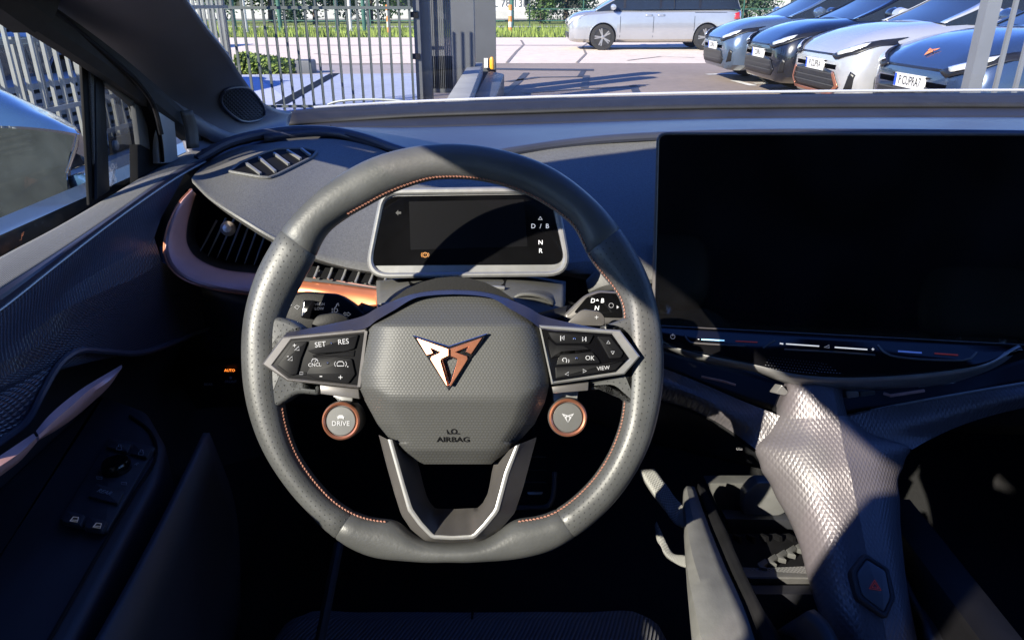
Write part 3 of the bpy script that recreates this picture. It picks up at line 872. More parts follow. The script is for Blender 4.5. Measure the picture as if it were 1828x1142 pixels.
loft([wn3[:6], WW([(350, 331, 0.99), (380, 362, 0.99), (436, 402, 0.99), (500, 440, 0.99), (580, 473, 0.99), (680, 492, 0.99)])], 30, 3).obj('vent_roof', M_RUBBER, dash)
wing_bvh = bvh_of(wing, lip)
# rolled seam along the top
sp = WW([(352, 285, 0.97), (400, 258, 1.0), (450, 243, 1.03), (520, 233, 1.06), (590, 234, 1.07), (650, 246, 1.05), (720, 270, 1.02), (815, 288, 1.0), (910, 271, 1.02), (1050, 252, 1.04), (1190, 243, 1.04), (1400, 238, 1.04), (1860, 241, 1.04), (2250, 247, 1.02)])
tube(catmull(sp, 120), 0.0065, 10).obj('seam_roll', M_DASH, dash)
# black shadow gap beneath the roll
sp2 = WW([(356, 292, 0.97), (402, 264, 1.0), (450, 249, 1.03), (520, 239, 1.06), (590, 240, 1.07), (650, 252, 1.05), (720, 275, 1.02), (815, 293, 1.0), (910, 276, 1.02), (1050, 257, 1.04), (1190, 248, 1.04)])
tube(catmull(sp2, 90), 0.004, 8).obj('seam_gap', M_RUBBER, dash)
tube(WW([(590, 224, 1.30), (592, 228, 1.20), (596, 233, 1.08)]), 0.0012, 6).obj('panel_joint', M_RUBBER, dash)
tube(catmull(dropline(bvh_of(dtop), [(596, 230), (640, 238), (700, 258), (742, 276)], 16, 0.0004), 30), 0.0011, 6).obj('panel_joint', M_RUBBER, dash)
# demister slot with blades
sl = [(410, 308), (428, 293), (474, 274), (494, 268), (545, 267), (566, 273), (558, 282), (494, 314), (480, 319), (466, 318)]
ol = [drop(wing_bvh, x, y, 0.0025) for x, y in sl]
n_sl = sum((o[1] for o in ol), Vector()) / len(ol)
op = [o[0] for o in ol]
slot = px_patch(sl, wing_bvh, 0.0012, 4).obj('demister_slot', M_RUBBER, dash)
tube(dropline(wing_bvh, sl, 70, 0.0012, closed=True, smooth=False), 0.0020, 8, closed=True).obj('slot_frame', M_GRAIN, slot)
for a, b in (((440, 296), (466, 315)), ((463, 286), (492, 311)), ((489, 278), (516, 298)), ((513, 273), (537, 288)), ((538, 270), (554, 282))):
    p, n = drop(wing_bvh, *a, 0.0005); q, n = drop(wing_bvh, *b, 0.0005)
    bar(p, q, 0.0030, 0.0085, up=n).obj('blade', M_SATIN, slot)
# corner vent: copper band, dark liner, blades and thumb wheel
cb_o = WW([(x_, y_, Y_ * (0.955 + 0.045 * max(0.0, min(1.0, (x_ - 340) / 150.0)))) for x_, y_, Y_ in [(342, 338, 0.885), (320, 362, 0.865), (301, 402, 0.845), (293, 440, 0.83), (298, 468, 0.82), (322, 495, 0.81), (370, 514, 0.80), (450, 526, 0.795), (560, 530, 0.79), (660, 552, 0.785)]])
cb_i = WW([(x_, y_, Y_ * (0.975 + 0.025 * max(0.0, min(1.0, (x_ - 340) / 150.0)))) for x_, y_, Y_ in [(350, 346, 0.888), (342, 372, 0.87), (334, 405, 0.85), (334, 434, 0.838), (345, 454, 0.832), (366, 469, 0.822), (400, 481, 0.815), (465, 488, 0.808), (560, 494, 0.80), (676, 513, 0.79)]])
cb_o2 = catmull(cb_o, 60); cb_i2 = catmull(cb_i, 60)
cb_m = [a.lerp(b, 0.14) + (EYE - a).normalized() * 0.006 for a, b in zip(cb_o2, cb_i2)]
cb_n = [a.lerp(b, 0.6) + (EYE - a).normalized() * 0.004 for a, b in zip(cb_o2, cb_i2)]
loft([cb_o2, cb_m, cb_n, cb_i2], 60, 12).obj('copper_band', M_ROSE, dash, solid=0.004, label='rose copper band sweeping under the corner vent')
tube(catmull(cb_o, 60), 0.0014, 8).obj('copper_band_edge', M_COPPER, dash)
li_o = cb_i[:8]
li_i = WW([(358, 352, 0.93), (356, 378, 0.92), (350, 405, 0.91), (350, 430, 0.90), (360, 446, 0.895), (378, 458, 0.89), (408, 468, 0.885), (470, 474, 0.88)])
loft([li_o, li_i], 40, 6).obj('vent_liner', M_DARK, dash)
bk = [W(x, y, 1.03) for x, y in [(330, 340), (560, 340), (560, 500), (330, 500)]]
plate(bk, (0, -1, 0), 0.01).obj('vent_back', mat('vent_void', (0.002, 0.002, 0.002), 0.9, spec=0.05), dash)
for k in range(9):
    x = 368 + k * 16.5
    yb = 455 + k * 3.2; ln = 62 + min(k, 4) * 7
    a = W(x + 19, yb - ln, 0.885); b = W(x - 14, yb, 0.875)
    a2 = W(x + 19, yb - ln, 0.925); b2 = W(x - 14, yb, 0.92)
    s = Vector((0.0022, 0, 0))
    G().add([a, b, b2, a2, a + s, b + s, b2 + s, a2 + s], [[0, 1, 2, 3], [7, 6, 5, 4], [0, 4, 5, 1], [1, 5, 6, 2], [2, 6, 7, 3], [3, 7, 4, 0]]).obj('vent_blade', M_BLACKP, dash)
    tube([a, a.lerp(b, 0.45), b], [0.0014, 0.0012, 0.0006], 6).obj('blade_glint', mat('blade_glint', (0.55, 0.55, 0.56), 0.35, metal=0.3), dash)  # pale edge colour stands in for sun catching the blade
kc = W(407, 408, 0.855)
lathe(kc, Vector((0.2, -1, 0.35)), [(0.0, 0.008), (0.005, 0.007), (0.0085, 0.003), (0.009, -0.002), (0.007, -0.008), (0.0, -0.009)], 20).obj('vent_knob', mat('sunlit_satin', (0.75, 0.62, 0.52), 0.35, metal=0.5), dash)  # brightened gold colour stands in for sun on the knob
# fluted strip and copper inlay left of the column
loft([WW([(540, 478, 0.815), (600, 486, 0.815), (684, 494, 0.815)]), WW([(536, 496, 0.80), (600, 505, 0.80), (684, 514, 0.80)])], 20, 4).obj('flute_backing', M_GRAIN, dash)
for k in range(6):
    x = 548 + k * 24.5; y = 483 + k * 2.6
    pts = [W(x + 8, y - 8, 0.806), W(x + 20, y - 7, 0.806), W(x + 12, y + 12, 0.794), W(x - 2, y + 11, 0.794)]
    plate(pts, (0, -0.9, 0.43), 0.003).obj('flute_recess', M_RUBBER, dash)
    tube([W(x + 21, y - 7, 0.803), W(x + 17, y + 4, 0.796), W(x + 13, y + 13, 0.79)], 0.0016, 8).obj('flute_rib', M_SATIN, dash)
loft([WW([(536, 490, 0.800), (600, 500, 0.797), (680, 512, 0.793)]), WW([(532, 500, 0.792), (600, 510, 0.789), (678, 518, 0.785)])], 16, 3).obj('flute_ledge', M_CONSOLE, dash)
ci = loft([WW([(470, 494, 0.800), (545, 501, 0.793), (610, 508, 0.788), (678, 517, 0.783)]), WW([(468, 512, 0.79), (545, 514, 0.785), (612, 524, 0.779), (678, 533, 0.775)]), WW([(466, 524, 0.785), (545, 524, 0.782), (610, 534, 0.775), (640, 549, 0.771), (678, 545, 0.77)])], 30, 8)
ci.obj('copper_inlay', mat('orange_copper', (0.72, 0.24, 0.11), 0.36, metal=0.75, vary=0.05, vscale=60), dash, solid=0.003)
# mirrored copper-lined shelf end right of the column
loft([WW([(1046, 500, 0.80), (1070, 478, 0.80), (1120, 470, 0.80)]), WW([(1050, 520, 0.795), (1075, 512, 0.79), (1130, 512, 0.785)]), WW([(1058, 528, 0.80), (1090, 522, 0.795), (1135, 520, 0.79)])], 16, 6).obj('shelf_end', M_CONSOLE, dash, solid=0.004)
# lower dash and knee bolster
ld = [WW([(285, 440, 0.90), (300, 490, 0.875), (440, 530, 0.86), (700, 545, 0.85), (1000, 540, 0.85), (1200, 600, 0.85), (1420, 700, 0.86)]),
      WW([(290, 540, 0.88), (330, 580, 0.86), (460, 600, 0.84), (700, 610, 0.83), (1000, 610, 0.83), (1200, 680, 0.84), (1420, 760, 0.86)]),
      WW([(300, 650, 0.88), (340, 650, 0.85), (460, 650, 0.83), (700, 660, 0.82), (1000, 660, 0.82), (1200, 730, 0.84), (1420, 800, 0.88)]),
      WW([(310, 740, 0.93), (350, 730, 0.90), (460, 725, 0.88), (700, 730, 0.88), (1000, 740, 0.88), (1200, 800, 0.90), (1420, 850, 0.95)])]
lower = loft(ld, 40, 16)
lower.obj('knee_panel', M_DARK, dash, solid=0.01)
tube(catmull(dropline(bvh_of(lower), [(372, 607), (400, 599), (440, 592), (480, 590)], 10, 0.001), 20), 0.0016, 6).obj('knee_panel_crease', M_DARK, dash)
# light switch panel
sw = [W(x, y, 0.80) for x, y in [(338, 660), (450, 640), (460, 694), (352, 706), (340, 690)]]
swp = plate(sw, (0, -0.95, 0.3), 0.05, 0.002).obj('light_switch_panel', M_BLACKP, dash)
SWP = Plane(W(410, 670, 0.797), (0, -0.95, 0.3))
text_g('AUTO', SWP.at(410, 661, 0.004), SWP.u, SWP.v, 0.0046, 0.0002, bold=0.015).obj('lettering', M_AMBER_LIT, swp)
text_g('REAR', SWP.at(372, 686, 0.004), SWP.u, SWP.v, 0.0045, 0.0002).obj('lettering', M_ICON_DIM, swp)
text_g('FRONT', SWP.at(412, 681, 0.004), SWP.u, SWP.v, 0.0045, 0.0002).obj('lettering', M_ICON_DIM, swp)
lathe(SWP.at(412, 674, 0.004), SWP.n, [(0.0016, 0), (0.0016, 0.0003), (0.0011, 0.0003)], 12).obj('symbol', M_ICON_DIM, swp)
# steering column shroud
shr = loft([WW([(672, 500, 0.80), (740, 492, 0.80), (840, 488, 0.80), (940, 492, 0.80), (1010, 502, 0.80)]),
            WW([(672, 516, 0.755), (740, 505, 0.75), (840, 500, 0.75), (940, 505, 0.75), (1010, 516, 0.755)]),
            WW([(674, 548, 0.72), (740, 530, 0.715), (840, 524, 0.71), (940, 530, 0.715), (1008, 548, 0.72)]),
            WW([(690, 640, 0.69), (740, 620, 0.67), (840, 610, 0.66), (940, 620, 0.67), (1000, 640, 0.69)])], 40, 18)
shr.obj('column_shroud', M_CONSOLE, dash, solid=0.004)
sb = bvh_of(shr)
o1 = [drop(sb, x, y, 0.001) for x, y in [(727, 499), (905, 497), (900, 513), (835, 513), (760, 514), (732, 510)]]
plate([o[0] for o in o1], (0, -0.6, 0.8), 0.002).obj('shroud_slot', M_RUBBER, dash)
tube(catmull([drop(sb, x, y, 0.002)[0] for x, y in [(762, 517), (800, 516), (860, 515), (900, 517)]], 16), 0.0022, 8).obj('shroud_lip', M_SATIN, dash)
tube(catmull([drop(sb, x, y, 0.0012)[0] for x, y in [(676, 552), (677, 546), (700, 541), (740, 535)]], 16), 0.0012, 8).obj('shroud_edge', M_SATIN, dash)
arch = loft([WW([(905, 528, 0.74), (925, 516, 0.745), (960, 512, 0.75), (1007, 522, 0.755), (1008, 556, 0.74)]), WW([(912, 532, 0.712), (930, 524, 0.712), (960, 526, 0.712), (985, 540, 0.715), (986, 562, 0.715)])], 24, 5)
arch.obj('shroud_arch', M_CONSOLE, dash, solid=0.003)

# cowl strips under the windscreen
cow = thing('windscreen_cowl', 'two grey plastic strips along the foot of the windscreen', 'cowl', W(1100, 200, 1.45))
sB = loft([WW([(505, 200, 1.40), (557, 194, 1.46), (705, 186, 1.5), (940, 177, 1.5), (1240, 170, 1.5), (1828, 166, 1.5), (2300, 168, 1.48)]), WW([(505, 222, 1.38), (575, 217, 1.42), (733, 206, 1.44), (940, 199, 1.44), (1240, 191, 1.44), (1828, 188, 1.44), (2300, 190, 1.42)])], 60, 4)
sB.obj('outer_strip', mat('grey_cowl', (0.020, 0.020, 0.020), 0.55, vary=0.15, vscale=25), cow, solid=0.006)
sC = loft([WW([(505, 223, 1.40), (575, 218, 1.43), (733, 208, 1.45), (940, 201, 1.45), (1240, 193, 1.45), (1828, 190, 1.45), (2300, 192, 1.44)]), WW([(505, 234, 1.36), (600, 228, 1.39), (720, 229, 1.39), (940, 223, 1.39), (1240, 214, 1.39), (1500, 211, 1.39), (1828, 211, 1.39), (2300, 213, 1.38)])], 60, 4)
sC.obj('inner_strip', M_DARK, cow, solid=0.006)
tube(catmull(WW([(560, 192, 1.56), (705, 183, 1.6), (940, 174, 1.6), (1240, 166, 1.6), (1828, 161, 1.6), (2300, 162, 1.58)]), 60), 0.0028, 8).obj('bonnet_edge', mat('pale_paint', (0.62, 0.63, 0.66), 0.3, metal=0.2, coat=0.8), cow)
wl = [W(x, y, 1.64) for x, y in [(585, 187), (600, 182), (640, 178), (700, 179), (740, 184)]]
tube(catmull(wl, 14), 0.004, 6, flat=0.6).obj('wiper_blade', mat('wiper_grey', (0.42, 0.44, 0.40), 0.5), cow)

# ------------------------------------------------------------------ instrument cluster
CPN = Plane(W(838, 415, 0.762), (0, -math.cos(R(20)), math.sin(R(20))))
C = CPN.at
clu = thing('instrument_cluster', 'small driver display in a silver rimmed housing behind the wheel', 'display', C(838, 415))
co = round_poly([C(x, y) for x, y in [(680, 336), (994, 332), (1023, 493), (647, 497)]], [0.018, 0.02, 0.028, 0.028], 7)
cs = round_poly([C(x, y) for x, y in [(689, 350), (981, 346), (1010, 472), (660, 474)]], [0.012, 0.014, 0.016, 0.006], 7)
ci_ = round_poly([C(x, y) for x, y in [(687, 348), (983, 344), (1012, 484), (659, 487)]], [0.013, 0.015, 0.022, 0.022], 7)
ring_plate(co, ci_, CPN.n, 0.045, 0.002).obj('housing_frame', M_SATIN, clu)
plate([p - CPN.n * 0.004 for p in ci_], CPN.n, 0.03).obj('housing_back', M_SATIN, clu)
scr = plate([p - CPN.n * 0.0028 for p in cs], CPN.n, 0.008, 0.0006, 1).obj('screen', M_SCREEN, clu)
def ctext(s, px, py, size, m_, **kw): return text_g(s, C(px, py, -0.0024), CPN.u, CPN.v, size, 0.0003, **kw).obj('lettering', m_, scr)
for s, x, y in (('D', 952, 404), ('/', 965, 404), ('B', 977, 404), ('N', 965, 433), ('R', 965, 448)):
    ctext(s, x, y, 0.0068, M_WHITE_LIT)
tube([C(x, y, -0.0022) for x, y in [(961, 392), (968, 392), (964.5, 387)]], 0.0004, 6, closed=True).obj('arrow', M_WHITE_LIT, scr)
lathe(C(759, 455, -0.0026), CPN.n, [(0.0028, 0), (0.0028, 0.0003), (0.0022, 0.0003), (0.0022, 0)], 20, ring=True).obj('warning_ring', M_ORANGE_DIM, scr)
ctext('!', 759, 455, 0.0042, M_ORANGE_DIM)
for sx in (-1, 1):
    tube(catmull([C(759 + sx * 5.2, 451, -0.0022), C(759 + sx * 7, 455, -0.0022), C(759 + sx * 5.2, 459, -0.0022)], 8), 0.0003, 6).obj('warning_bracket', M_ORANGE_DIM, scr)
plate([C(x, y, -0.0023) for x, y in [(706, 380), (711, 375), (711, 378), (716, 378), (716, 382), (711, 382), (711, 385)]], CPN.n, 0.0003).obj('arrow', mat('faint_symbol', (0.035, 0.035, 0.035), 0.5), scr)
plate([C(x, y, -0.0025) for x, y in [(730, 360), (935, 356), (942, 440), (733, 446)]], CPN.n, 0.0002).obj('picture_area', M_LCD, scr)

# ------------------------------------------------------------------ stalks
LP_ = Plane(W(575, 550, 0.665), (0, -0.9, 0.43))
stk = thing('wiper_stalk', 'black wiper and light stalk left of the column', 'stalk', LP_.at(575, 550))
pod = plate(round_poly([LP_.at(x, y) for x, y in [(500, 556), (512, 526), (545, 519), (604, 524), (626, 538), (655, 563), (640, 582), (560, 592), (512, 580)]], 0.004, 4), LP_.n, 0.022, 0.003, 3).obj('pod', M_BLACKP, stk)
tube([LP_.at(640, 560, -0.012), LP_.at(700, 580, -0.03), LP_.at(760, 600, -0.045)], 0.012, 12).obj('arm', M_BLACKP, stk)
plate(round_poly([LP_.at(x, y, 0.006) for x, y in [(541, 535), (562, 536), (556, 569), (536, 567)]], 0.002, 3), LP_.n, 0.006, 0.0015, 2).obj('rocker', M_PIANO, stk)
LF = 0.0004
def ltext(s, px, py, size, **kw): return text_g(s, LP_.at(px, py, LF), LP_.u, LP_.v, size, 0.0002, **kw).obj('lettering', M_ICON, pod)
ltext('HIGH', 571, 543, 0.0038); ltext('LOW', 570, 551, 0.0038)
def lline(pts, r=0.00035, closed=False): return tube([LP_.at(x, y, LF) for x, y in pts], r, 5, closed=closed).obj('symbol', M_ICON, pod)
lline([(510, 544), (513, 541), (518, 541), (521, 544), (517, 548), (514, 548)], closed=True)
lline([(526, 548), (530, 545), (535, 547), (531, 552)], closed=True)
lline([(562, 538), (561, 543)], 0.0006)
lline([(603, 541), (600, 547), (597, 550)], 0.0004); lline([(600, 544), (604, 541), (605, 546)])
lline([(597, 551), (602, 551), (603, 555), (600, 557), (597, 557)], closed=True); lline([(592, 551), (595, 551)]); lline([(592, 554), (595, 554)]); lline([(592, 557), (595, 557)])
lline([(613, 560), (616, 557), (616, 559), (621, 559), (621, 557), (626, 561), (621, 564), (621, 562), (616, 562)], closed=True)

RP_ = Plane(W(1065, 545, 0.665), (0, -0.9, 0.43))
gst = thing('gear_selector', 'glossy gear selector stalk right of the column marked D B N', 'stalk', RP_.at(1065, 545))
gp = plate(round_poly([RP_.at(x, y) for x, y in [(1006, 562), (1044, 526), (1068, 518), (1110, 520), (1122, 540), (1118, 572), (1080, 580), (1010, 574)]], 0.004, 4), RP_.n, 0.022, 0.003, 3).obj('pod', M_SPOKE, gst)
gl = plate(round_poly([RP_.at(x, y, 0.0006) for x, y in [(1024, 558), (1048, 530), (1070, 522), (1108, 524), (1117, 540), (1113, 568), (1060, 566)]], 0.003, 4), RP_.n, 0.002, 0.0006, 2).obj('lens', M_SCREEN, gst)
tube([RP_.at(1020, 565, -0.012), RP_.at(960, 580, -0.03), RP_.at(890, 600, -0.045)], 0.012, 12).obj('arm', M_BLACKP, gst)
for s, x, y in (('D', 1058, 537), ('B', 1075, 537), ('N', 1065, 550)):
    text_g(s, RP_.at(x, y, 0.0010), RP_.u, RP_.v, 0.0060, 0.0002, shear=0.15, bold=0.01).obj('lettering', M_WHITE_LIT, gl)
plate([RP_.at(x, y, 0.0011) for x, y in [(1064, 537), (1069, 537), (1066.5, 533)]], RP_.n, 0.0002).obj('arrow', M_WHITE_LIT, gl)
plate([RP_.at(x, y, 0.0011) for x, y in [(1101, 545), (1105, 548), (1101, 551)]], RP_.n, 0.0002).obj('arrow', M_ICON, gl)
lathe(RP_.at(1091, 545, 0.0008), RP_.n, [(0.0024, 0), (0.0024, 0.0003), (0.0020, 0.0003), (0.0020, 0)], 16, ring=True).obj('park_button', M_ICON_DIM, gl)

# ------------------------------------------------------------------ centre touch screen
TL, BL, BR_ = W(1185, 237, 0.845), W(1187, 581, 0.785), W(1815, 618, 0.715)
nS = (BR_ - BL).cross(TL - BL).normalized()
if nS.dot(EYE - BL) < 0: nS = -nS
SPN = Plane(BL, nS)
Q = SPN.at
cscr = thing('touch_screen', 'large black centre touch screen with lit slider strip beneath', 'touch screen', Q(1490, 420))
hou = round_poly([Q(x, y) for x, y in [(1172, 236), (1872, 237), (1866, 618), (1162, 582)]], [0.012, 0.012, 0.006, 0.003], 6)
gls = round_poly([Q(x, y) for x, y in [(1177, 241), (1866, 243), (1860, 616), (1169, 580)]], [0.009, 0.009, 0.004, 0.002], 6)
ring_plate(hou, gls, nS, 0.02, 0.0008).obj('housing_frame', M_SPOKE, cscr)
plate([p - nS * 0.0012 for p in gls], nS, 0.012).obj('screen', M_SCREEN, cscr)
plate([p - nS * 0.021 for p in hou], nS, 0.02).obj('housing_back', M_BLACKP, cscr)
top_e = [(1164, 583), (1300, 590), (1450, 598), (1600, 606), (1740, 613), (1822, 618)]
low_e = [(1166, 610), (1250, 632), (1350, 652), (1420, 668), (1500, 674), (1600, 671), (1700, 661), (1760, 650), (1795, 632), (1822, 618)]
def Yq(p): return Q(*p).y
te = [Q(x, y, 0.0015) for x, y in top_e]
le = [W(x, y, Yq((x, y)) - 0.016 * min(1, max(0, (y - 600) / 50.0)) - 0.002) for x, y in low_e]
strip = loft([te, [a for a in catmull([te_.lerp(le_, 0.5) + nS * 0.002 for te_, le_ in zip(catmull(te, 10), catmull(le, 10))], 10)], le], 60, 10)
stp = strip.obj('slider_strip', M_PIANO, cscr, solid=0.006)
stb = bvh_of(strip)
le2 = [W(x, y + (2 if i in (0, 9) else 15 if 2 < i < 7 else 9), p.y + 0.004) for i, ((x, y), p) in enumerate(zip(low_e, le))]
le3 = [W(x, y + (3 if i in (0, 9) else 22 if 2 < i < 7 else 13), p.y + 0.03) for i, ((x, y), p) in enumerate(zip(low_e, le))]
loft([[p + nS * 0.0003 for p in le], le2, le3], 60, 8).obj('lower_bezel', M_SATIN, cscr, solid=0.003)
def sline(pts, r, m_, nm): return tube(dropline(stb, pts, 14, 0.0006), r, 6).obj(nm, m_, stp)
sline([(1252, 606), (1293, 608)], 0.0007, M_BLUE_LIT, 'cold_slider'); sline([(1313, 609), (1352, 611)], 0.0006, mat('dim_red_line', (0.3, 0.05, 0.05), 0.4, emit=(0.9, 0.12, 0.1), estr=0.03), 'warm_slider')
sline([(1403, 614), (1462, 618)], 0.0007, M_WHITE_LIT, 'volume_slider'); sline([(1490, 620), (1548, 624)], 0.0007, M_WHITE_LIT, 'volume_slider'); sline([(1392, 613), (1398, 614)], 0.0008, M_WHITE_LIT, 'minus_mark')
sline([(1603, 627), (1645, 630)], 0.0009, M_BLUE_DIM, 'cold_slider'); sline([(1668, 631), (1710, 634)], 0.0008, MATS['dim_red_line'], 'warm_slider')
sline([(1567, 616), (1580, 630), (1600, 637), (1720, 643), (1732, 640), (1743, 629)], 0.0012, M_SPOKE, 'finger_groove')
sline([(1362, 621), (1374, 613), (1383, 608)], 0.0010, M_SPOKE, 'finger_groove'); sline([(1400, 624), (1480, 628), (1562, 634)], 0.0010, M_SPOKE, 'finger_groove'); sline([(1222, 598), (1230, 610), (1240, 612), (1330, 618)], 0.0010, M_SPOKE, 'finger_groove')
for x, y, s in ((1558, 624, '+'), (1247, 605, '-')):
    o, n = drop(stb, x, y, 0.0006); text_g(s, o, SPN.u, n.cross(SPN.u), 0.006, 0.0002, bold=0.01).obj('lettering', M_WHITE_LIT, stp)
o, n = drop(stb, 1201, 601, 0.0005); lathe(o, n, [(0.0028, 0), (0.0028, 0.0004), (0.0022, 0.0004), (0.0022, 0)], 18, ring=True).obj('power_symbol', M_ICON, stp)
sline([(1201, 596), (1201, 600)], 0.0005, M_ICON, 'power_symbol')
tube([drop(stb, x, y, 0.0006)[0] for x, y in [(1471, 620), (1480, 621), (1480, 616)]], 0.0005, 5, closed=True).obj('volume_symbol', M_ICON, stp)
# rows of small glinting facets along the lower lip
g = G()
for r_ in range(5):
    for k in range(26 - r_ * 2):
        x = 1364 + k * 5.4 + r_ * 2.7; y = 664 - r_ * 4.6 + k * (0.62 if k < 18 else 0.4) - 8
        o, n = drop(stb, x, y, 0.0003)
        if o is None: continue
        s_ = 0.0010 - r_ * 0.00013
        u = SPN.u; v = n.cross(u)
        g.add([o - u * s_, o - v * s_ * 0.55, o + u * s_, o + v * s_ * 0.55], [[0, 1, 2, 3]])
g.obj('facet_rows', M_SATIN, stp, kind='stuff')

# ------------------------------------------------------------------ centre spine and arms under the screen
spine = thing('centre_spine', 'pale embossed centre spine splitting into arms under the touch screen', 'centre spine', (0.34, 0.62, E - 0.5))
def SPR(y, l, rdg, r, Yl, Yr, Y2):
    a, b, c = W(l, y, Yl), W(rdg, y, Yr), W(r, y, Y2)
    k_ = min(1.0, max(0.5, 0.5 + (y - 742) / 200.0))
    d1 = a.lerp(b, 0.5) + Vector((-0.004, -0.012, 0.006)) * k_; d2 = b.lerp(c, 0.5) + Vector((0.004, -0.006, 0.004)) * k_
    return [a + Vector((0.012, 0.05, -0.012)) * (1.0 if y > 850 else 0.45 if y > 810 else 0.04), a, d1, b, d2, c, c + Vector((-0.012, 0.05, -0.012)) * (1.0 if y > 850 else 0.45 if y > 810 else 0.04)]
rows = [SPR(y, l, m_, r, a_, b_, c_) for y, l, m_, r, a_, b_, c_ in [(742, 1392, 1497, 1514, 0.729, 0.700, 0.718), (772, 1374, 1502, 1552, 0.7225, 0.687, 0.709), (802, 1349, 1507, 1628, 0.7145, 0.673, 0.7025), (840, 1362, 1517, 1609, 0.70, 0.655, 0.695), (880, 1386, 1525, 1605, 0.68, 0.64, 0.675), (930, 1413, 1536, 1607, 0.655, 0.618, 0.65),
        (980, 1434, 1546, 1611, 0.63, 0.597, 0.625), (1040, 1450, 1560, 1618, 0.60, 0.572, 0.597), (1100, 1468, 1575, 1628, 0.575, 0.548, 0.57), (1180, 1492, 1590, 1645, 0.545, 0.52, 0.54)]]
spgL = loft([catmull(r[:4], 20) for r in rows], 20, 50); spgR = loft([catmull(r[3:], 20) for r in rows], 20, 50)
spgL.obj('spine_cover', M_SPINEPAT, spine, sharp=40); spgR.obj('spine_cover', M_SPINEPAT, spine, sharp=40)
spb = bvh_of(spgL, spgR)
# plain upper neck that fades into the cover
nk = [[W(l, y, a_) + Vector((0.006, 0.03, 0)), W(l, y, a_), W((l + m_) / 2, y, (a_ + b_) / 2 - 0.006), W(m_, y, b_)] for y, l, m_, r, a_, b_, c_ in [(664, 1420, 1482, 1500, 0.750, 0.742, 0.75), (690, 1412, 1486, 1503, 0.738, 0.724, 0.738), (715, 1404, 1491, 1506, 0.733, 0.711, 0.728), (746, 1392, 1497, 1514, 0.728, 0.698, 0.722)]]
nr = [[W(m_, y, b_), W((r + m_) / 2, y, (c_ + b_) / 2 - 0.003), W(r, y, c_), W(r, y, c_) + Vector((-0.004, 0.03, 0))] for y, l, m_, r, a_, b_, c_ in [(664, 1420, 1482, 1500, 0.750, 0.742, 0.75), (690, 1412, 1486, 1503, 0.738, 0.724, 0.738), (715, 1404, 1491, 1506, 0.733, 0.711, 0.728), (746, 1392, 1497, 1514, 0.728, 0.698, 0.722)]]
loft(nk, 16, 20).obj('spine_neck', M_SPINEPAT, spine, sharp=40); loft(nr, 16, 20).obj('spine_neck', M_SPINEPAT, spine, sharp=40)
# arms sweep out of the ridge to both sides
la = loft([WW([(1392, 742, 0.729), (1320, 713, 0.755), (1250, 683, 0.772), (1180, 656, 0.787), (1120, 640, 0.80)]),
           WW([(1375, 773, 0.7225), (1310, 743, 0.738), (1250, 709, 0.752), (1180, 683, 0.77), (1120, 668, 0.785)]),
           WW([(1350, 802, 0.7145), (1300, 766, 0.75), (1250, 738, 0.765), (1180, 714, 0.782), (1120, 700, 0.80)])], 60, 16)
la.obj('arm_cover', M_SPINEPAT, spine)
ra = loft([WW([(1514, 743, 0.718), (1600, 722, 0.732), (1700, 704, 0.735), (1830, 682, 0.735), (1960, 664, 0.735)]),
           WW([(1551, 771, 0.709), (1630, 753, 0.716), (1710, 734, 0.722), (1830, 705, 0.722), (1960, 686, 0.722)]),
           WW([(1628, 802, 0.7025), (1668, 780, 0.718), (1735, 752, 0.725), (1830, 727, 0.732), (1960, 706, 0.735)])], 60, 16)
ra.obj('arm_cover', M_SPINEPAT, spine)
tube(catmull(WW([(1120, 702, 0.80), (1180, 716, 0.783), (1250, 740, 0.766), (1300, 768, 0.751), (1349, 804, 0.728)]), 24), 0.0022, 8).obj('arm_edge', M_RUBBER, spine)
# dark ledge with vents between screen and arms
loft([WW([(1120, 600, 0.83), (1180, 625, 0.82), (1300, 655, 0.81), (1420, 690, 0.79)]), WW([(1120, 640, 0.80), (1180, 656, 0.792), (1300, 704, 0.767), (1420, 745, 0.75)])], 20, 5).obj('ledge', M_BLACKP, spine, solid=0.004)
loft([WW([(1490, 690, 0.79), (1600, 690, 0.78), (1720, 672, 0.77), (1830, 640, 0.76), (1960, 610, 0.76)]), WW([(1495, 744, 0.745), (1600, 722, 0.738), (1720, 702, 0.738), (1830, 682, 0.738), (1960, 664, 0.738)])], 20, 5).obj('ledge', M_BLACKP, spine, solid=0.004)
tube(catmull(WW([(1510, 742, 0.735), (1600, 723, 0.732), (1700, 705, 0.732), (1830, 683, 0.732), (1960, 664, 0.732)]), 20), 0.0013, 6).obj('arm_edge', M_SATIN, spine)
tube(WW([(1252, 672, 0.775), (1290, 680, 0.77), (1313, 687, 0.768)]), 0.0014, 6).obj('copper_accent', M_ROSE, spine)
tube(WW([(1578, 702, 0.745), (1590, 706, 0.738), (1650, 697, 0.738)]), 0.0018, 6).obj('copper_accent', M_ROSE, spine)
tube(WW([(1640, 690, 0.75), (1700, 683, 0.75), (1707, 680, 0.75), (1703, 677, 0.752)]), 0.0012, 6).obj('chrome_accent', M_SATIN, spine)
plate(round_poly([W(x, y, 0.737) for x, y in [(1510, 697), (1533, 698), (1535, 708), (1512, 711)]], 0.002, 3), (0, -0.9, 0.4), 0.02, 0.001).obj('vent_tab', M_SATIN, spine)
plate(round_poly([W(x, y, 0.739) for x, y in [(1535, 699), (1562, 696), (1564, 704), (1537, 708)]], 0.002, 3), (0, -0.9, 0.4), 0.02, 0.001).obj('vent_tab', M_CONSOLE, spine)
plate(round_poly([W(x, y, 0.737) for x, y in [(1396, 686), (1408, 700), (1402, 706), (1384, 702)]], 0.002, 3), (0, -0.9, 0.4), 0.02, 0.001).obj('vent_tab', M_SATIN, spine)
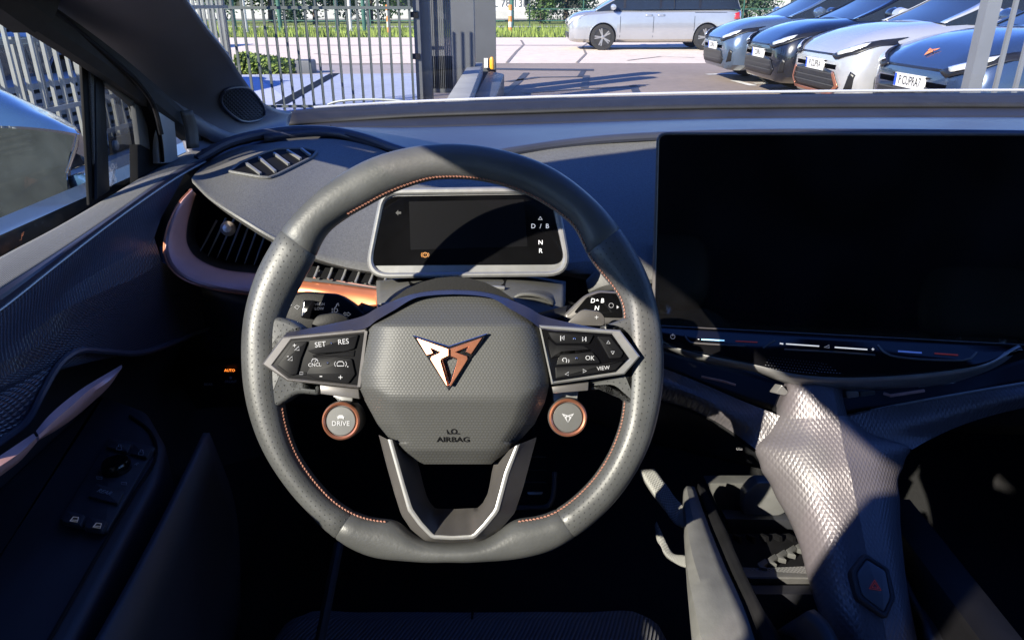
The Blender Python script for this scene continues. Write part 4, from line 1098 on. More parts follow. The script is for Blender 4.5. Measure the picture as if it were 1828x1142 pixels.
# hazard button
HB = [drop(spb, x, y, 0.0) for x, y in [(1547, 985), (1590, 1015), (1602, 1068), (1583, 1104), (1530, 1068), (1520, 1020)]]
nh = sum((h[1] for h in HB), Vector()).normalized()
hc = sum((h[0] for h in HB), Vector()) / 6
HP = Plane(hc + nh * 0.009, nh)
H6 = [(1545, 985), (1588, 1014), (1600, 1066), (1583, 1105), (1532, 1068), (1520, 1018)]
H6i = [(1548, 997), (1582, 1018), (1591, 1065), (1579, 1092), (1540, 1062), (1530, 1022)]
hz = ring_plate(round_poly([HP.at(*p) for p in H6], 0.004, 3), round_poly([HP.at(*p) for p in H6i], 0.003, 3), nh, 0.02, 0.0015).obj('hazard_bezel', M_DARK, spine)
hbm = mat('hazard_face', (0.10, 0.10, 0.11), 0.45, vary=0.05, vscale=60)
hb = plate(round_poly([HP.at(*p, 0.0008) for p in H6i], 0.003, 3), nh, 0.01, 0.0025, 2).obj('hazard_button', hbm, spine)
hu = (HP.at(1575, 1048) - HP.at(1550, 1044)).normalized(); hv = nh.cross(hu)
if hv.z < 0: hv = -hv
hc2 = HP.at(1562, 1045, 0.0016)
for sc in (0.0056, 0.0030):
    tube([hc2 - hu * sc - hv * sc * 0.6, hc2 + hu * sc - hv * sc * 0.6, hc2 + hv * sc * 1.0], 0.00035, 6, closed=True).obj('hazard_triangle', M_RED_DIM, hb)

# ------------------------------------------------------------------ low console beside the spine
con = thing('centre_console', 'low grey centre console with charging tray behind the spine', 'console', (0.27, 0.6, E - 0.7))
# left wall, lit by the window
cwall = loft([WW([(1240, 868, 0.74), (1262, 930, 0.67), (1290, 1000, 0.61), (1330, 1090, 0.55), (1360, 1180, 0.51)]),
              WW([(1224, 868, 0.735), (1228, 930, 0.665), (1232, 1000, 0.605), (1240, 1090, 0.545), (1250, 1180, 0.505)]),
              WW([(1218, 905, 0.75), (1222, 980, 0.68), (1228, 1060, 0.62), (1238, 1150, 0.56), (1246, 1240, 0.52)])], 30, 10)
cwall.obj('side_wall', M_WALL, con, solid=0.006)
loft([WW([(1246, 862, 0.742), (1268, 930, 0.672), (1298, 1000, 0.612), (1338, 1090, 0.552), (1370, 1180, 0.512)]), WW([(1258, 866, 0.74), (1288, 930, 0.665), (1322, 1005, 0.605), (1362, 1090, 0.547), (1400, 1180, 0.505)])], 24, 3).obj('rail', M_RUBBER, con, solid=0.02)
# textured flank further left
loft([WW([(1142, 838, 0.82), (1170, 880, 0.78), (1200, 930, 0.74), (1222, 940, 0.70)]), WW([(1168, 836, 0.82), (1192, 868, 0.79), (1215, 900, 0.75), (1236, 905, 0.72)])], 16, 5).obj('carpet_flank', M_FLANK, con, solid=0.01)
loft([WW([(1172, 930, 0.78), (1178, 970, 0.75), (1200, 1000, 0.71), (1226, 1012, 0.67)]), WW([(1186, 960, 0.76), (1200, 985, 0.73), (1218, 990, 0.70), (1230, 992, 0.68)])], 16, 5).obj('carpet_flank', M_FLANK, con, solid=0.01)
# tray: back wall, floor with ribs, front lip
plate([W(x, y, 0.80) for x, y in [(1262, 862), (1420, 862), (1425, 930), (1290, 922)]], (0, -1, 0.1), 0.02, 0.002).obj('tray_back', M_CONSOLE, con)
plate(round_poly([W(x, y, 0.775) for x, y in [(1330, 880), (1352, 860), (1400, 862), (1405, 915), (1354, 934), (1328, 920)]], 0.006, 3), (0, -1, 0.15), 0.02, 0.003).obj('tray_pad', M_SATIN, con)
plate([W(x, y, 0.765) for x, y in [(1296, 925), (1425, 928), (1430, 962), (1305, 960)]], (0, -1, 0.1), 0.02, 0.002).obj('tray_step', M_DARK, con)
zt = W(1360, 1000, 0.66).z
tr = [WZ(x, y, zt) for x, y in [(1296, 952), (1440, 952), (1452, 1030), (1330, 1026)]]
tray = plate(tr, (0, 0, 1), 0.01).obj('tray_floor', M_RUBBER, con)
for k in range(5):
    x = 1310 + k * 24
    bar(WZ(x, 956, zt + 0.002), WZ(x + 12, 962, zt + 0.006), 0.004, 0.006).obj('rib', M_BLACKP, tray)
random.seed(3)
for k in range(5):                                            # raised grip figure of the mat, catching the sun
    cx, cy = 1352 + k * 17, 1004 - k * 8
    pts = [(cx, cy), (cx + 14, cy - 9), (cx + 20, cy - 2), (cx + 12, cy + 4), (cx + 18, cy + 10), (cx + 4, cy + 7)]
    plate([WZ(x, y, zt + 0.007) for x, y in pts], (0, 0, 1), 0.006, 0.001).obj('grip_figure', M_CONSOLE, tray)
plate([WZ(x, y, zt + 0.003) for x, y in [(1340, 1014), (1438, 1010), (1446, 1026), (1334, 1026)]], (0, 0, 1), 0.003).obj('grip_pad', M_FABRIC, tray)
lipg = plate([W(x, y, 0.628) for x, y in [(1330, 1028), (1452, 1030), (1455, 1058), (1404, 1078), (1352, 1050)]], (0, -1, 0.25), 0.02, 0.002)
lipg.obj('tray_lip', M_CONSOLE, con)
# lower bin and cover
plate([W(x, y, 0.60) for x, y in [(1350, 1060), (1470, 1060), (1490, 1200), (1380, 1200)]], (0, -1, 0.3), 0.02).obj('bin_front', M_DARK, con)
loft([WW([(1440, 1090, 0.53), (1470, 1120, 0.51), (1490, 1180, 0.48)]), WW([(1380, 1128, 0.55), (1420, 1140, 0.53), (1450, 1190, 0.50)])], 8, 4).obj('bin_cover', M_DARK, con, solid=0.01)
box((0.425, 0.15, E - 0.94), (0.47, 0.72, E - 0.53), 0.01).obj('sun_block_wall', M_BLACKP, con)  # added wall that keeps the sun off the passenger floor
# right flank of the console
loft([WW([(1612, 1000, 0.66), (1640, 1050, 0.62), (1680, 1110, 0.57), (1720, 1180, 0.53)]), WW([(1618, 1030, 0.62), (1640, 1080, 0.59), (1660, 1130, 0.55), (1690, 1190, 0.52)])], 12, 4).obj('right_flank', M_DARK, con, solid=0.01)
text_g('USB', W(1320, 801, 0.86), (1, 0, 0), (0, 0.3, 0.95), 0.005, 0.0003).obj('lettering', M_ICON_DIM, con)

# ------------------------------------------------------------------ driver's door
door = thing('driver_door', 'dark embossed driver door with grey belt cloth and copper pull handle', 'car door', (-0.42, 0.55, E - 0.6))
bx = -0.405
def DX(lst, x): return [WX(px, py, x) for px, py in lst]
b_t = [(-260, 612), (-120, 528), (0, 459), (100, 406), (200, 348), (300, 289), (345, 268), (366, 268)]
b_m = [(-260, 640), (-120, 552), (0, 482), (100, 425), (200, 363), (300, 299), (345, 277), (370, 274)]
b_l = [(-260, 690), (-120, 594), (0, 517), (100, 452), (200, 384), (300, 314), (345, 290), (372, 280)]
b_x = [(-260, 740), (-120, 636), (0, 553), (100, 474), (200, 397), (300, 327), (345, 300), (372, 286)]
belt = loft([DX(b_t, -0.445), DX(b_m, -0.425), DX(b_l, -0.405)], 60, 10)
belt.obj('belt_cloth', M_FABRIC, door, solid=0.004, flip=True)
loft([DX(b_l, -0.405), DX([((a[0] + b[0]) / 2, (a[1] + b[1]) / 2 - 1) for a, b in zip(b_l, b_x)], -0.400), DX(b_x, -0.403)], 60, 6).obj('belt_edge', mat('belt_blue', (0.03, 0.034, 0.06), 0.5, vary=0.1, vscale=30), door, flip=True)
tube(catmull(DX(b_x, -0.402), 60), 0.0013, 8).obj('trim_line', M_SATIN, door)
r2 = [(-260, 980), (-120, 875), (0, 790), (48, 752), (76, 700), (106, 650), (140, 627), (190, 628), (250, 630), (350, 594), (440, 553), (520, 515)]
r0 = b_x[:-2] + [(330, 310)]
rm = [((-260 - 260) / 2, 860), (-120, 752), (0, 672), (60, 620), (120, 560), (180, 518), (240, 482), (276, 448)]
pan = loft([DX(r0, -0.403), DX(rm, -0.392), DX(r2, -0.385)], 80, 20)
pan.obj('embossed_panel', M_DOORPAT, door, flip=True)
pt = DX(r2, -0.383)
tube(polyline(catmull(pt, 90), 90), 0.0032, 8).obj('panel_edge', mat('edge_blue', (0.05, 0.052, 0.07), 0.38, spec=0.6), door)
r3 = [(-260, 1080), (-120, 960), (0, 880), (60, 835), (110, 780), (140, 740), (190, 720), (250, 700), (350, 680), (440, 660), (520, 640)]
loft([DX(r2, -0.388), DX([(a[0], a[1] + 22) for a in r2], -0.425), DX([(a[0], a[1] + 70) for a in r2], -0.44), DX([(x, y + 160) for x, y in r3], -0.43)], 80, 16).obj('lower_panel', M_DARK, door, flip=True)
# pull handle: copper bar in two lengths
HX = -0.352
loft([DX([(217, 651), (190, 667), (150, 691), (110, 721), (85, 744), (64, 769)], HX), DX([(218, 656), (197, 676), (161, 700), (126, 733), (99, 755), (70, 780)], HX + 0.008), DX([(213, 662), (196, 688), (165, 718), (132, 746), (100, 768), (66, 787)], HX - 0.006), DX([(208, 664), (188, 686), (158, 712), (126, 740), (98, 762), (64, 780)], HX - 0.016)], 40, 12).obj('pull_handle', M_ROSE, door, sharp=50, label='rose copper pull handle')
loft([DX([(60, 773), (30, 793), (0, 813), (-80, 866), (-200, 948)], HX), DX([(66, 783), (36, 811), (0, 836), (-80, 894), (-200, 980)], HX + 0.009), DX([(64, 790), (36, 822), (0, 850), (-80, 910), (-200, 1000)], HX - 0.006), DX([(58, 786), (30, 815), (0, 840), (-80, 900), (-200, 990)], HX - 0.016)], 24, 10).obj('handle_extension', M_ROSE, door, sharp=50)
# armrest with switches
za = E - 0.38
arm = plate(round_poly([WZ(x, y, za) for x, y in [(180, 700), (262, 730), (296, 790), (285, 850), (110, 1180), (-160, 1180), (-150, 1000)]], 0.012, 4), (0, 0, 1), 0.05, 0.008, 3).obj('armrest', M_DARK, door)
tube(catmull([WZ(x, y, za + 0.001) for x, y in [(232, 742), (268, 770), (278, 815), (240, 880), (180, 980), (100, 1120), (60, 1190)]], 30), 0.0016, 6).obj('armrest_seam', M_RUBBER, arm)
SWZ = za + 0.004
panel = plate(round_poly([WZ(x, y, SWZ) for x, y in [(196, 778), (278, 797), (190, 948), (106, 926)]], 0.003, 3), (0, 0, 1), 0.006, 0.0012).obj('switch_panel', mat('switch_plastic', (0.03, 0.032, 0.038), 0.5, vary=0.1, vscale=40), arm)
def zplate(pts, nm, m_, z, t=0.004, bev=0.001): return plate(round_poly([WZ(x, y, z) for x, y in pts], 0.002, 3), (0, 0, 1), t, bev).obj(nm, m_, door)
zplate([(200, 783), (236, 791), (228, 806), (190, 797)], 'lock_button', MATS['switch_plastic'], SWZ + 0.003)
zplate([(238, 792), (272, 799), (262, 816), (231, 808)], 'unlock_button', MATS['switch_plastic'], SWZ + 0.003)
zplate([(172, 862), (222, 876), (210, 898), (156, 884)], 'rear_switch', MATS['switch_plastic'], SWZ + 0.003)
zplate([(120, 910), (152, 918), (144, 938), (110, 929)], 'window_switch', MATS['switch_plastic'], SWZ + 0.005)
zplate([(158, 920), (192, 929), (182, 946), (150, 940)], 'window_switch', MATS['switch_plastic'], SWZ + 0.005)
kz = WZ(209, 838, SWZ)
lathe(kz, (0, 0, 1), [(0.012, 0), (0.012, 0.006), (0.0105, 0.009), (0.0, 0.0095)], 24).obj('mirror_knob', M_PIANO, door)
def ztext(s, px, py, size, z=SWZ + 0.0062, m_=None):
    o = WZ(px, py, z); u = (WZ(px + 10, py + 2.4, z) - o).normalized(); v = Vector((0, 0, 1)).cross(u)
    return text_g(s, o, u, v, size, 0.0002).obj('lettering', m_ or M_ICON_DIM, panel)
def zline(pts, r=0.0004, m_=None, z=SWZ + 0.0035, closed=True): return tube([WZ(x, y, z) for x, y in pts], r, 5, closed=closed).obj('symbol', m_ or M_ICON_DIM, panel)
ztext('R', 244, 828, 0.0055, SWZ + 0.001); ztext('REAR', 187, 878, 0.0062, SWZ + 0.0034)
for cx, cy in ((213, 797), (252, 806)): zline([(cx - 4, cy), (cx + 4, cy + 1), (cx + 3, cy + 6), (cx - 5, cy + 5)]); zline([(cx - 2, cy), (cx - 1, cy - 4), (cx + 3, cy - 3), (cx + 3, cy)], closed=False)
for cx, cy in ((132, 926), (173, 937)): zline([(cx - 7, cy + 3), (cx + 6, cy + 5), (cx + 8, cy - 3), (cx - 1, cy - 4)], 0.0004, mat('switch_print', (0.30, 0.30, 0.33), 0.5, emit=(0.8, 0.85, 1.0), estr=0.03), SWZ + 0.0056); zline([(cx - 6, cy + 1), (cx + 6, cy + 2)], 0.0003, MATS['switch_print'], SWZ + 0.0056, False)
for cx, cy in ((177, 852), (221, 862)): zline([(cx - 5, cy - 2), (cx + 5, cy - 1), (cx + 5, cy + 3), (cx - 4, cy + 2)])
# lower door: pocket wall
loft([[(-0.285, 0.60, E - 0.37), (-0.27, 0.45, E - 0.375), (-0.255, 0.2, E - 0.38)], [(-0.30, 0.66, E - 0.50), (-0.27, 0.45, E - 0.52), (-0.25, 0.2, E - 0.52)], [(-0.36, 0.75, E - 0.75), (-0.33, 0.45, E - 0.8), (-0.31, 0.2, E - 0.8)]], 20, 10).obj('pocket_wall', M_DARK, door, solid=0.006)
tube(catmull([(-0.21, 0.72, E - 0.60), (-0.215, 0.60, E - 0.66), (-0.22, 0.45, E - 0.72)], 12), 0.006, 8).obj('sill_edge', M_DARK, door)
# window frame, channel and glass
dfr = thing('door_window_frame', 'black window frame and quarter light bars beside the windscreen pillar', 'window frame', (-0.45, 0.85, E - 0.2))
L1 = DX([(-200, -190), (-60, -68), (18, 0), (97, 63), (145, 100), (188, 136), (226, 170), (246, 210), (255, 262), (258, 300)], -0.452)
L2 = DX([(-160, -200), (-10, -70), (62, 0), (130, 60), (186, 108), (236, 152), (262, 190), (276, 225), (284, 262), (288, 290)], -0.438)
L3 = DX([(-140, -205), (12, -70), (82, 0), (142, 54), (196, 104), (250, 152), (272, 180), (284, 215), (292, 262), (294, 290)], -0.425)
loft([[p + Vector((-0.006, 0, 0)) for p in L1], L1, L2, L3], 60, 15, linear=True).obj('frame_seal', M_RUBBER, dfr, sharp=25)
tube(catmull(DX([(-100, -160), (30, -35), (120, 40), (200, 106), (248, 150), (275, 190), (288, 240)], -0.421), 40), 0.003, 8).obj('seal_bead', M_BLACKP, dfr)
XP = Vector((1, 0, 0))
def xplate(pts, x, t, nm, m_, bev=0.0015): return plate([WX(px, py, x) for px, py in pts], XP, t, bev).obj(nm, m_, dfr)
xplate([(145, 98), (160, 112), (172, 360), (160, 366)], -0.452, 0.003, 'divider_seal', M_RUBBER)
xplate([(161, 112), (171, 122), (178, 296), (172, 302), (169, 290)], -0.449, 0.003, 'divider_flock', mat('grey_flock', (0.10, 0.10, 0.10), 0.95, vary=0.5, vscale=900))
xplate([(171, 124), (187, 138), (197, 340), (174, 356)], -0.447, 0.004, 'divider_bar', M_BLACKP)
xplate([(188, 137), (214, 156), (240, 180), (238, 190), (226, 178), (206, 162), (188, 150)], -0.444, 0.006, 'corner_trim', M_CONSOLE)
xplate([(241, 185), (252, 190), (264, 225), (269, 268), (250, 258), (246, 225)], -0.444, 0.006, 'corner_trim', M_CONSOLE)
xplate([(246, 258), (284, 262), (290, 300), (247, 330)], -0.445, 0.01, 'corner_post', M_RUBBER)
wg = G().add([WX(px, py, -0.462) for px, py in [(-420, 760), (165, 362), (152, 100), (18, 0)]] + [Vector((-0.43, 0.42, E + 0.10)), Vector((-0.43, -0.15, E + 0.14)), Vector((-0.462, -0.15, E - 0.21))], [[0, 1, 2, 3, 4, 5, 6]])
wg.obj('window_pane', M_GLASS, dfr)
G().add([WX(px, py, -0.458) for px, py in [(190, 345), (186, 138), (245, 185), (262, 262), (262, 320)]], [[0, 1, 2, 3, 4]]).obj('quarter_pane', M_GLASS, dfr)
for k, s in enumerate(('AS2', 'M', 'E4', '43R')):
    text_g(s, WX(205 - k * 1.5, 300 + k * 9, -0.4565), (0, 0.95, 0.3), (0.2, -0.2, 0.9), 0.008, 0.0002).obj('glass_marking', M_ICON_DIM, dfr)
# silver body pillar seen through the seal gap
xplate([(266, 168), (292, 178), (312, 214), (319, 290), (286, 292), (280, 222)], -0.436, 0.02, 'body_pillar', mat('grey_body', (0.30, 0.31, 0.32), 0.4, metal=0.3, vary=0.05, vscale=20))

# ------------------------------------------------------------------ windscreen pillar trim
pil = thing('pillar_trim', 'dark grey windscreen pillar trim with small speaker grille', 'pillar trim', W(400, 230, 1.1))
pr = WW([(210, -170, 0.55), (300, -45, 0.70), (332, 0, 0.77), (370, 54, 0.87), (408, 101, 0.97), (436, 143, 1.07), (463, 177, 1.17), (490, 194, 1.26), (522, 200, 1.34)])
pm = WW([(110, -150, 0.53), (220, -35, 0.67), (255, 5, 0.74), (325, 100, 0.92), (372, 160, 1.02), (402, 200, 1.09), (450, 222, 1.18), (516, 222, 1.30)])
pm2 = WW([(20, -130, 0.55), (140, -25, 0.69), (175, 8, 0.75), (255, 95, 0.90), (310, 158, 0.99), (345, 206, 1.04), (392, 250, 1.08), (512, 240, 1.22)])
pl_ = WW([(-90, -160, 0.58), (40, -35, 0.70), (84, 2, 0.75), (198, 108, 0.90), (272, 158, 0.98), (318, 198, 1.02), (334, 262, 1.03), (352, 292, 1.02)])
pilg = loft([pr, pm, pm2, pl_], 60, 30)
pilg.obj('trim_panel', mat('pillar_plastic', (0.12, 0.122, 0.15), 0.5, vary=0.06, vscale=18, grain=(700, 0.2, 0.0005)), pil, solid=0.006)
pb = bvh_of(pilg)
GR = [(399, 160), (430, 154), (444, 158), (469, 193), (466, 210), (436, 217), (422, 212), (393, 180)]
go = [drop(pb, x, y, 0.003) for x, y in GR]
go = [q for q in go if q[0] is not None]
ng = sum((q[1] for q in go), Vector()).normalized()
gpl = Plane(sum((q[0] for q in go), Vector()) / len(go) + ng * 0.0015, ng)
gp3 = round_poly([gpl.at(*p) for p in GR], 0.005, 3)
sg_ = px_patch([tuple(p) for p in GR], pb, 0.0025, 5).obj('speaker_grille', mat('grille_mesh', (0.055, 0.055, 0.06), 0.45, metal=0.4, pattern=('mesh', 0.0042, 0.8, 0.001)), pil)
tube(dropline(pb, GR, 50, 0.0022, closed=True), 0.0022, 8, closed=True).obj('grille_frame', M_DASH, pil)
xs = DX([(322, 200), (331, 232), (334, 266)], -0.424)
loft([xs, [p + Vector((0.012, 0.01, 0)) for p in xs]], 8, 3).obj('edge_clip', M_CONSOLE, pil, solid=0.003)
plate(round_poly([W(x, y, 0.985) for x, y in [(358, 266), (372, 262), (384, 266), (380, 276), (362, 278)]], 0.002, 3), (0.2, -0.8, 0.5), 0.01, 0.002).obj('end_cap', M_CONSOLE, pil)

# ------------------------------------------------------------------ door mirror
mir = thing('door_mirror', 'door mirror outside the driver window, reflected sky blue put into its cap colour', 'door mirror', W(40, 300, 1.02))
A_ = [(-330, 60), (-160, 112), (0, 168), (60, 194), (104, 214), (139, 235)]
B_ = [(-330, 240), (-160, 232), (0, 225), (60, 228), (104, 233), (139, 239)]
cap_t = [W(x, y, 1.06) for x, y in A_]; cap_r = [W(x, y - 4, 1.14) for x, y in A_]; cap_e = [W(x, y, 0.995) for x, y in B_]
loft([[p + Vector((0, 0.05, -0.07)) for p in cap_r], cap_r, cap_t, [a.lerp(b, 0.5) + Vector((0, -0.006, 0.006)) for a, b in zip(cap_t, cap_e)], cap_e], 40, 16).obj('cap', M_SKYTINT, mir, flip=True)
D_ = [(-330, 520), (-160, 500), (0, 452), (60, 432), (100, 412), (122, 398)]
gl_t = [W(x, y + 3, 0.998) for x, y in B_[:5]] + [W(134, 243, 0.998)]
gl_b = [W(x, y, 1.0) for x, y in [(-330, 520), (-160, 495), (0, 452), (60, 430), (100, 405), (112, 300)]]
loft([[W(x, y, 1.0) for x, y in [(-330, 243), (-160, 236), (0, 229), (60, 232), (104, 237), (133, 243)]], [W(x, y, 1.0) for x, y in [(-330, 380), (-160, 360), (0, 335), (60, 325), (100, 315), (119, 306)]], [W(x, y, 1.005) for x, y in [(-330, 520), (-160, 495), (0, 455), (60, 432), (100, 410), (128, 392)]]], 30, 12).obj('mirror_glass', mat('mirror_glass', (0.055, 0.07, 0.073), 0.08, metal=0.75, vary=0.25, vscale=30), mir)
loft([[W(x, y, 1.003) for x, y in [(139, 238), (136, 262), (120, 306), (128, 350), (130, 392)]], [W(x, y, 1.10) for x, y in [(142, 238), (140, 262), (126, 306), (134, 350), (136, 392)]]], 16, 4).obj('housing', M_BLACKP, mir)
tube([W(x, y, 0.996) for x, y in [(139, 239), (135, 262), (127, 285), (119, 308)]], 0.002, 6).obj('bright_edge', M_CHROME, mir)
loft([WW([(110, 318, 1.02), (140, 314, 1.0), (162, 330, 0.98), (185, 372, 0.95)]), WW([(100, 360, 1.03), (140, 352, 1.02), (165, 362, 1.0), (190, 395, 0.97)]), WW([(90, 420, 1.06), (130, 410, 1.05), (165, 400, 1.03), (195, 410, 1.0)])], 16, 8).obj('mirror_foot', M_SKYTINT, mir, solid=0.01)

# ------------------------------------------------------------------ seats
def seat(name, label, cx, dy=0.0):
    s = thing(name, label, 'car seat', (cx, 0.15, E - 0.95), 'front seats')
    zc = E - 0.712
    rowsS = []
    for y, z, w in ((0.735, zc - 0.10, 0.19), (0.735, zc - 0.03, 0.215), (0.705, zc, 0.225), (0.55, zc + 0.005, 0.235), (0.25, zc - 0.03, 0.245), (-0.08, zc - 0.08, 0.24)):
        rowsS.append([(cx - w - 0.03, y - 0.03, z - 0.10), (cx - w, y - 0.01, z + 0.015), (cx - w * 0.62, y, z + 0.012), (cx, y + 0.006, z + 0.006), (cx + w * 0.62, y, z + 0.012), (cx + w, y - 0.01, z + 0.015), (cx + w + 0.03, y - 0.03, z - 0.10)])
    loft(rowsS, 50, 30).obj('cushion', M_SEAT, s, solid=0.01)
    tube([(cx, 0.742, zc - 0.06), (cx, 0.72, zc + 0.006), (cx, 0.58, zc + 0.012)], 0.0016, 6).obj('cushion_seam', M_RUBBER, s)
    rowsB = []
    for z, y, w in ((zc - 0.08, -0.06, 0.24), (zc + 0.15, -0.13, 0.25), (zc + 0.4, -0.2, 0.25), (zc + 0.52, -0.235, 0.2), (zc + 0.56, -0.27, 0.15)):
        rowsB.append([(cx - w - 0.01, y - 0.09, z), (cx - w, y + 0.05, z), (cx - w * 0.6, y, z), (cx, y - 0.01, z), (cx + w * 0.6, y, z), (cx + w, y + 0.05, z), (cx + w + 0.01, y - 0.09, z)])
    loft(rowsB, 40, 24).obj('backrest', M_SEATL, s, solid=0.02)
    rowsH = []
    for z, y, w in ((zc + 0.57, -0.26, 0.10), (zc + 0.60, -0.25, 0.135), (zc + 0.70, -0.265, 0.135), (zc + 0.76, -0.29, 0.11), (zc + 0.77, -0.31, 0.07)):
        rowsH.append([(cx - w, y - 0.07, z), (cx - w * 0.9, y - 0.01, z), (cx, y, z), (cx + w * 0.9, y - 0.01, z), (cx + w, y - 0.07, z)])
    loft(rowsH, 24, 16).obj('headrest', M_SEATL, s, solid=0.03)
    for sx in (-0.05, 0.05): tube([(cx + sx, -0.27, zc + 0.50), (cx + sx, -0.28, zc + 0.62)], 0.006, 8).obj('headrest_post', M_CHROME, s)
    s.location.y += dy
    return s
seat('driver_seat', 'dark ribbed driver seat cushion just below the steering wheel', -0.05)
seat('passenger_seat', 'dark passenger seat on the far side of the centre console', 0.76, -0.32)

# ------------------------------------------------------------------ pedals
ped = thing('brake_pedal', 'black pedal with bright metal rim seen under the steering wheel', 'pedal', W(950, 850, 1.0))
PP = Plane(W(950, 855, 1.0), (0, -0.8, 0.6))
plate(round_poly([PP.at(x, y) for x, y in [(905, 800), (992, 800), (988, 908), (900, 908)]], 0.008, 3), PP.n, 0.012, 0.003).obj('pad', M_RUBBER, ped)
tube(catmull([PP.at(x, y, 0.001) for x, y in [(990, 842), (986, 890), (978, 903), (950, 905), (900, 906)]], 20), 0.0045, 8).obj('rim', M_SPOKE, ped)
plate(round_poly([PP.at(x, y, 0.003) for x, y in [(941, 877), (970, 877), (967, 883), (943, 883)]], 0.002, 2), PP.n, 0.004, 0.001).obj('stud', M_SATIN, ped)
plate(round_poly([PP.at(x, y, 0.003) for x, y in [(905, 877), (928, 877), (926, 883), (905, 883)]], 0.002, 2), PP.n, 0.004, 0.001).obj('stud', M_SATIN, ped)
for yy in (815, 838, 860): tube([PP.at(925, yy, 0.003), PP.at(975, yy, 0.003)], 0.0012, 6).obj('rib', M_DARK, ped)
tube([PP.at(945, 800, -0.01), PP.at(948, 740, 0.0) + Vector((0, 0.12, 0.06))], 0.012, 10).obj('lever', M_BLACKP, ped)

# ------------------------------------------------------------------ body shell round the cabin
shell = thing('car_body', 'dark roofed shell of the car enclosing the cabin', 'car body', (0.35, 0.0, E - 1.0))
CX = 0.35
RAILZ = [(-2.2, 0.03), (-1.9, 0.06), (-1.2, 0.16), (-0.5, 0.205), (0.0, 0.205), (0.25, 0.19), (0.40, 0.15), (0.56, 0.08), (0.72, 0.0)]
def rail(y):
    for (a, za_), (b, zb_) in zip(RAILZ, RAILZ[1:]):
        if a <= y <= b: return za_ + (zb_ - za_) * (y - a) / (b - a)
    return 0
ry = [-2.1, -1.9, -1.2, -0.5, 0.0, 0.25, 0.40, 0.50]
rr_ = [[(CX - 0.80, y, E + rail(y) - 0.015), (CX - 0.74, y, E + rail(y) + 0.02), (CX - 0.5, y, E + rail(y) + 0.07), (CX, y, E + rail(y) + 0.095), (CX + 0.5, y, E + rail(y) + 0.07), (CX + 0.74, y, E + rail(y) + 0.02), (CX + 0.80, y, E + rail(y) - 0.015)] for y in ry]
loft(rr_, 30, 30).obj('roof', M_LINER, shell, solid=0.03)
# roof rails above the door windows, down to the windscreen pillars
for sx in (-1, 1):
    pts = [(CX + sx * 0.785, y, E + z + 0.005) for y, z in RAILZ]
    tube(catmull(pts, 40), 0.032, 10).obj('roof_rail', M_LINER, shell)
    tube(catmull([(CX + sx * 0.785, 0.70, E + 0.005), (CX + sx * 0.79, 0.85, E - 0.06), (CX + sx * 0.80, 1.05, E - 0.16), (CX + sx * 0.80, 1.25, E - 0.26)], 16), 0.034 if sx > 0 else 0.018, 10).obj('windscreen_pillar', M_LINER, shell)
    bp = [(CX + sx * 0.785, -0.30, E + 0.15), (CX + sx * 0.82, -0.27, E - 0.1), (CX + sx * 0.84, -0.25, E - 0.5)]
    tube(catmull(bp, 12), 0.06, 10).obj('centre_pillar', M_LINER, shell)
    cp_ = [(CX + sx * 0.74, -1.5, E + 0.08), (CX + sx * 0.80, -1.25, E - 0.2)]
    tube(cp_, 0.12, 10).obj('rear_pillar', M_LINER, shell)
    xo = CX + sx * 0.86
    lo_, hi_ = sorted((CX + sx * 0.835, CX + sx * 0.875))
    box((lo_, -2.0, E - 0.98), (hi_, 1.5, E - 0.20)).obj('side_panel', mat('dark_paint', (0.05, 0.06, 0.065), 0.3, metal=0.4, coat=0.5), shell)
box((CX - 0.84, -2.0, E - 0.98), (CX + 0.84, 1.75, E - 0.94)).obj('floor_pan', M_CARPET, shell)
box((CX - 0.84, 1.45, E - 0.94), (CX + 0.84, 1.5, E - 0.22)).obj('firewall', M_DARK, shell)
box((CX - 0.84, -2.05, E - 0.98), (CX + 0.84, -2.0, E + 0.16)).obj('tailgate', M_LINER, shell)
box((CX - 0.70, -1.25, E - 0.7), (CX + 0.70, -1.1, E - 0.05), 0.04).obj('rear_bench', M_SEATL, shell)
box((0.14, -0.6, E - 0.94), (0.50, 0.50, E - 0.62), 0.03).obj('tunnel', M_DARK, shell)
# passenger side of the dash, below the pad
loft([[(0.42, 1.02, E - 0.17), (0.8, 1.02, E - 0.17), (1.15, 1.0, E - 0.18)], [(0.42, 0.93, E - 0.26), (0.8, 0.90, E - 0.26), (1.15, 0.9, E - 0.26)], [(0.42, 0.90, E - 0.40), (0.8, 0.88, E - 0.42), (1.15, 0.88, E - 0.42)], [(0.42, 1.0, E - 0.6), (0.8, 1.0, E - 0.62), (1.15, 1.0, E - 0.62)]], 16, 16).obj('glovebox_panel', M_DARK, dash, solid=0.01)
# windscreen pane
G().add([(CX - 0.74, 1.44, E - 0.185), (CX, 1.56, E - 0.185), (CX + 0.74, 1.44, E - 0.185), (CX + 0.74, 0.52, E + 0.12), (CX, 0.52, E + 0.17), (CX - 0.74, 0.52, E + 0.12)], [[0, 1, 4, 5], [1, 2, 3, 4]]).obj('windscreen', M_WSCREEN, shell)

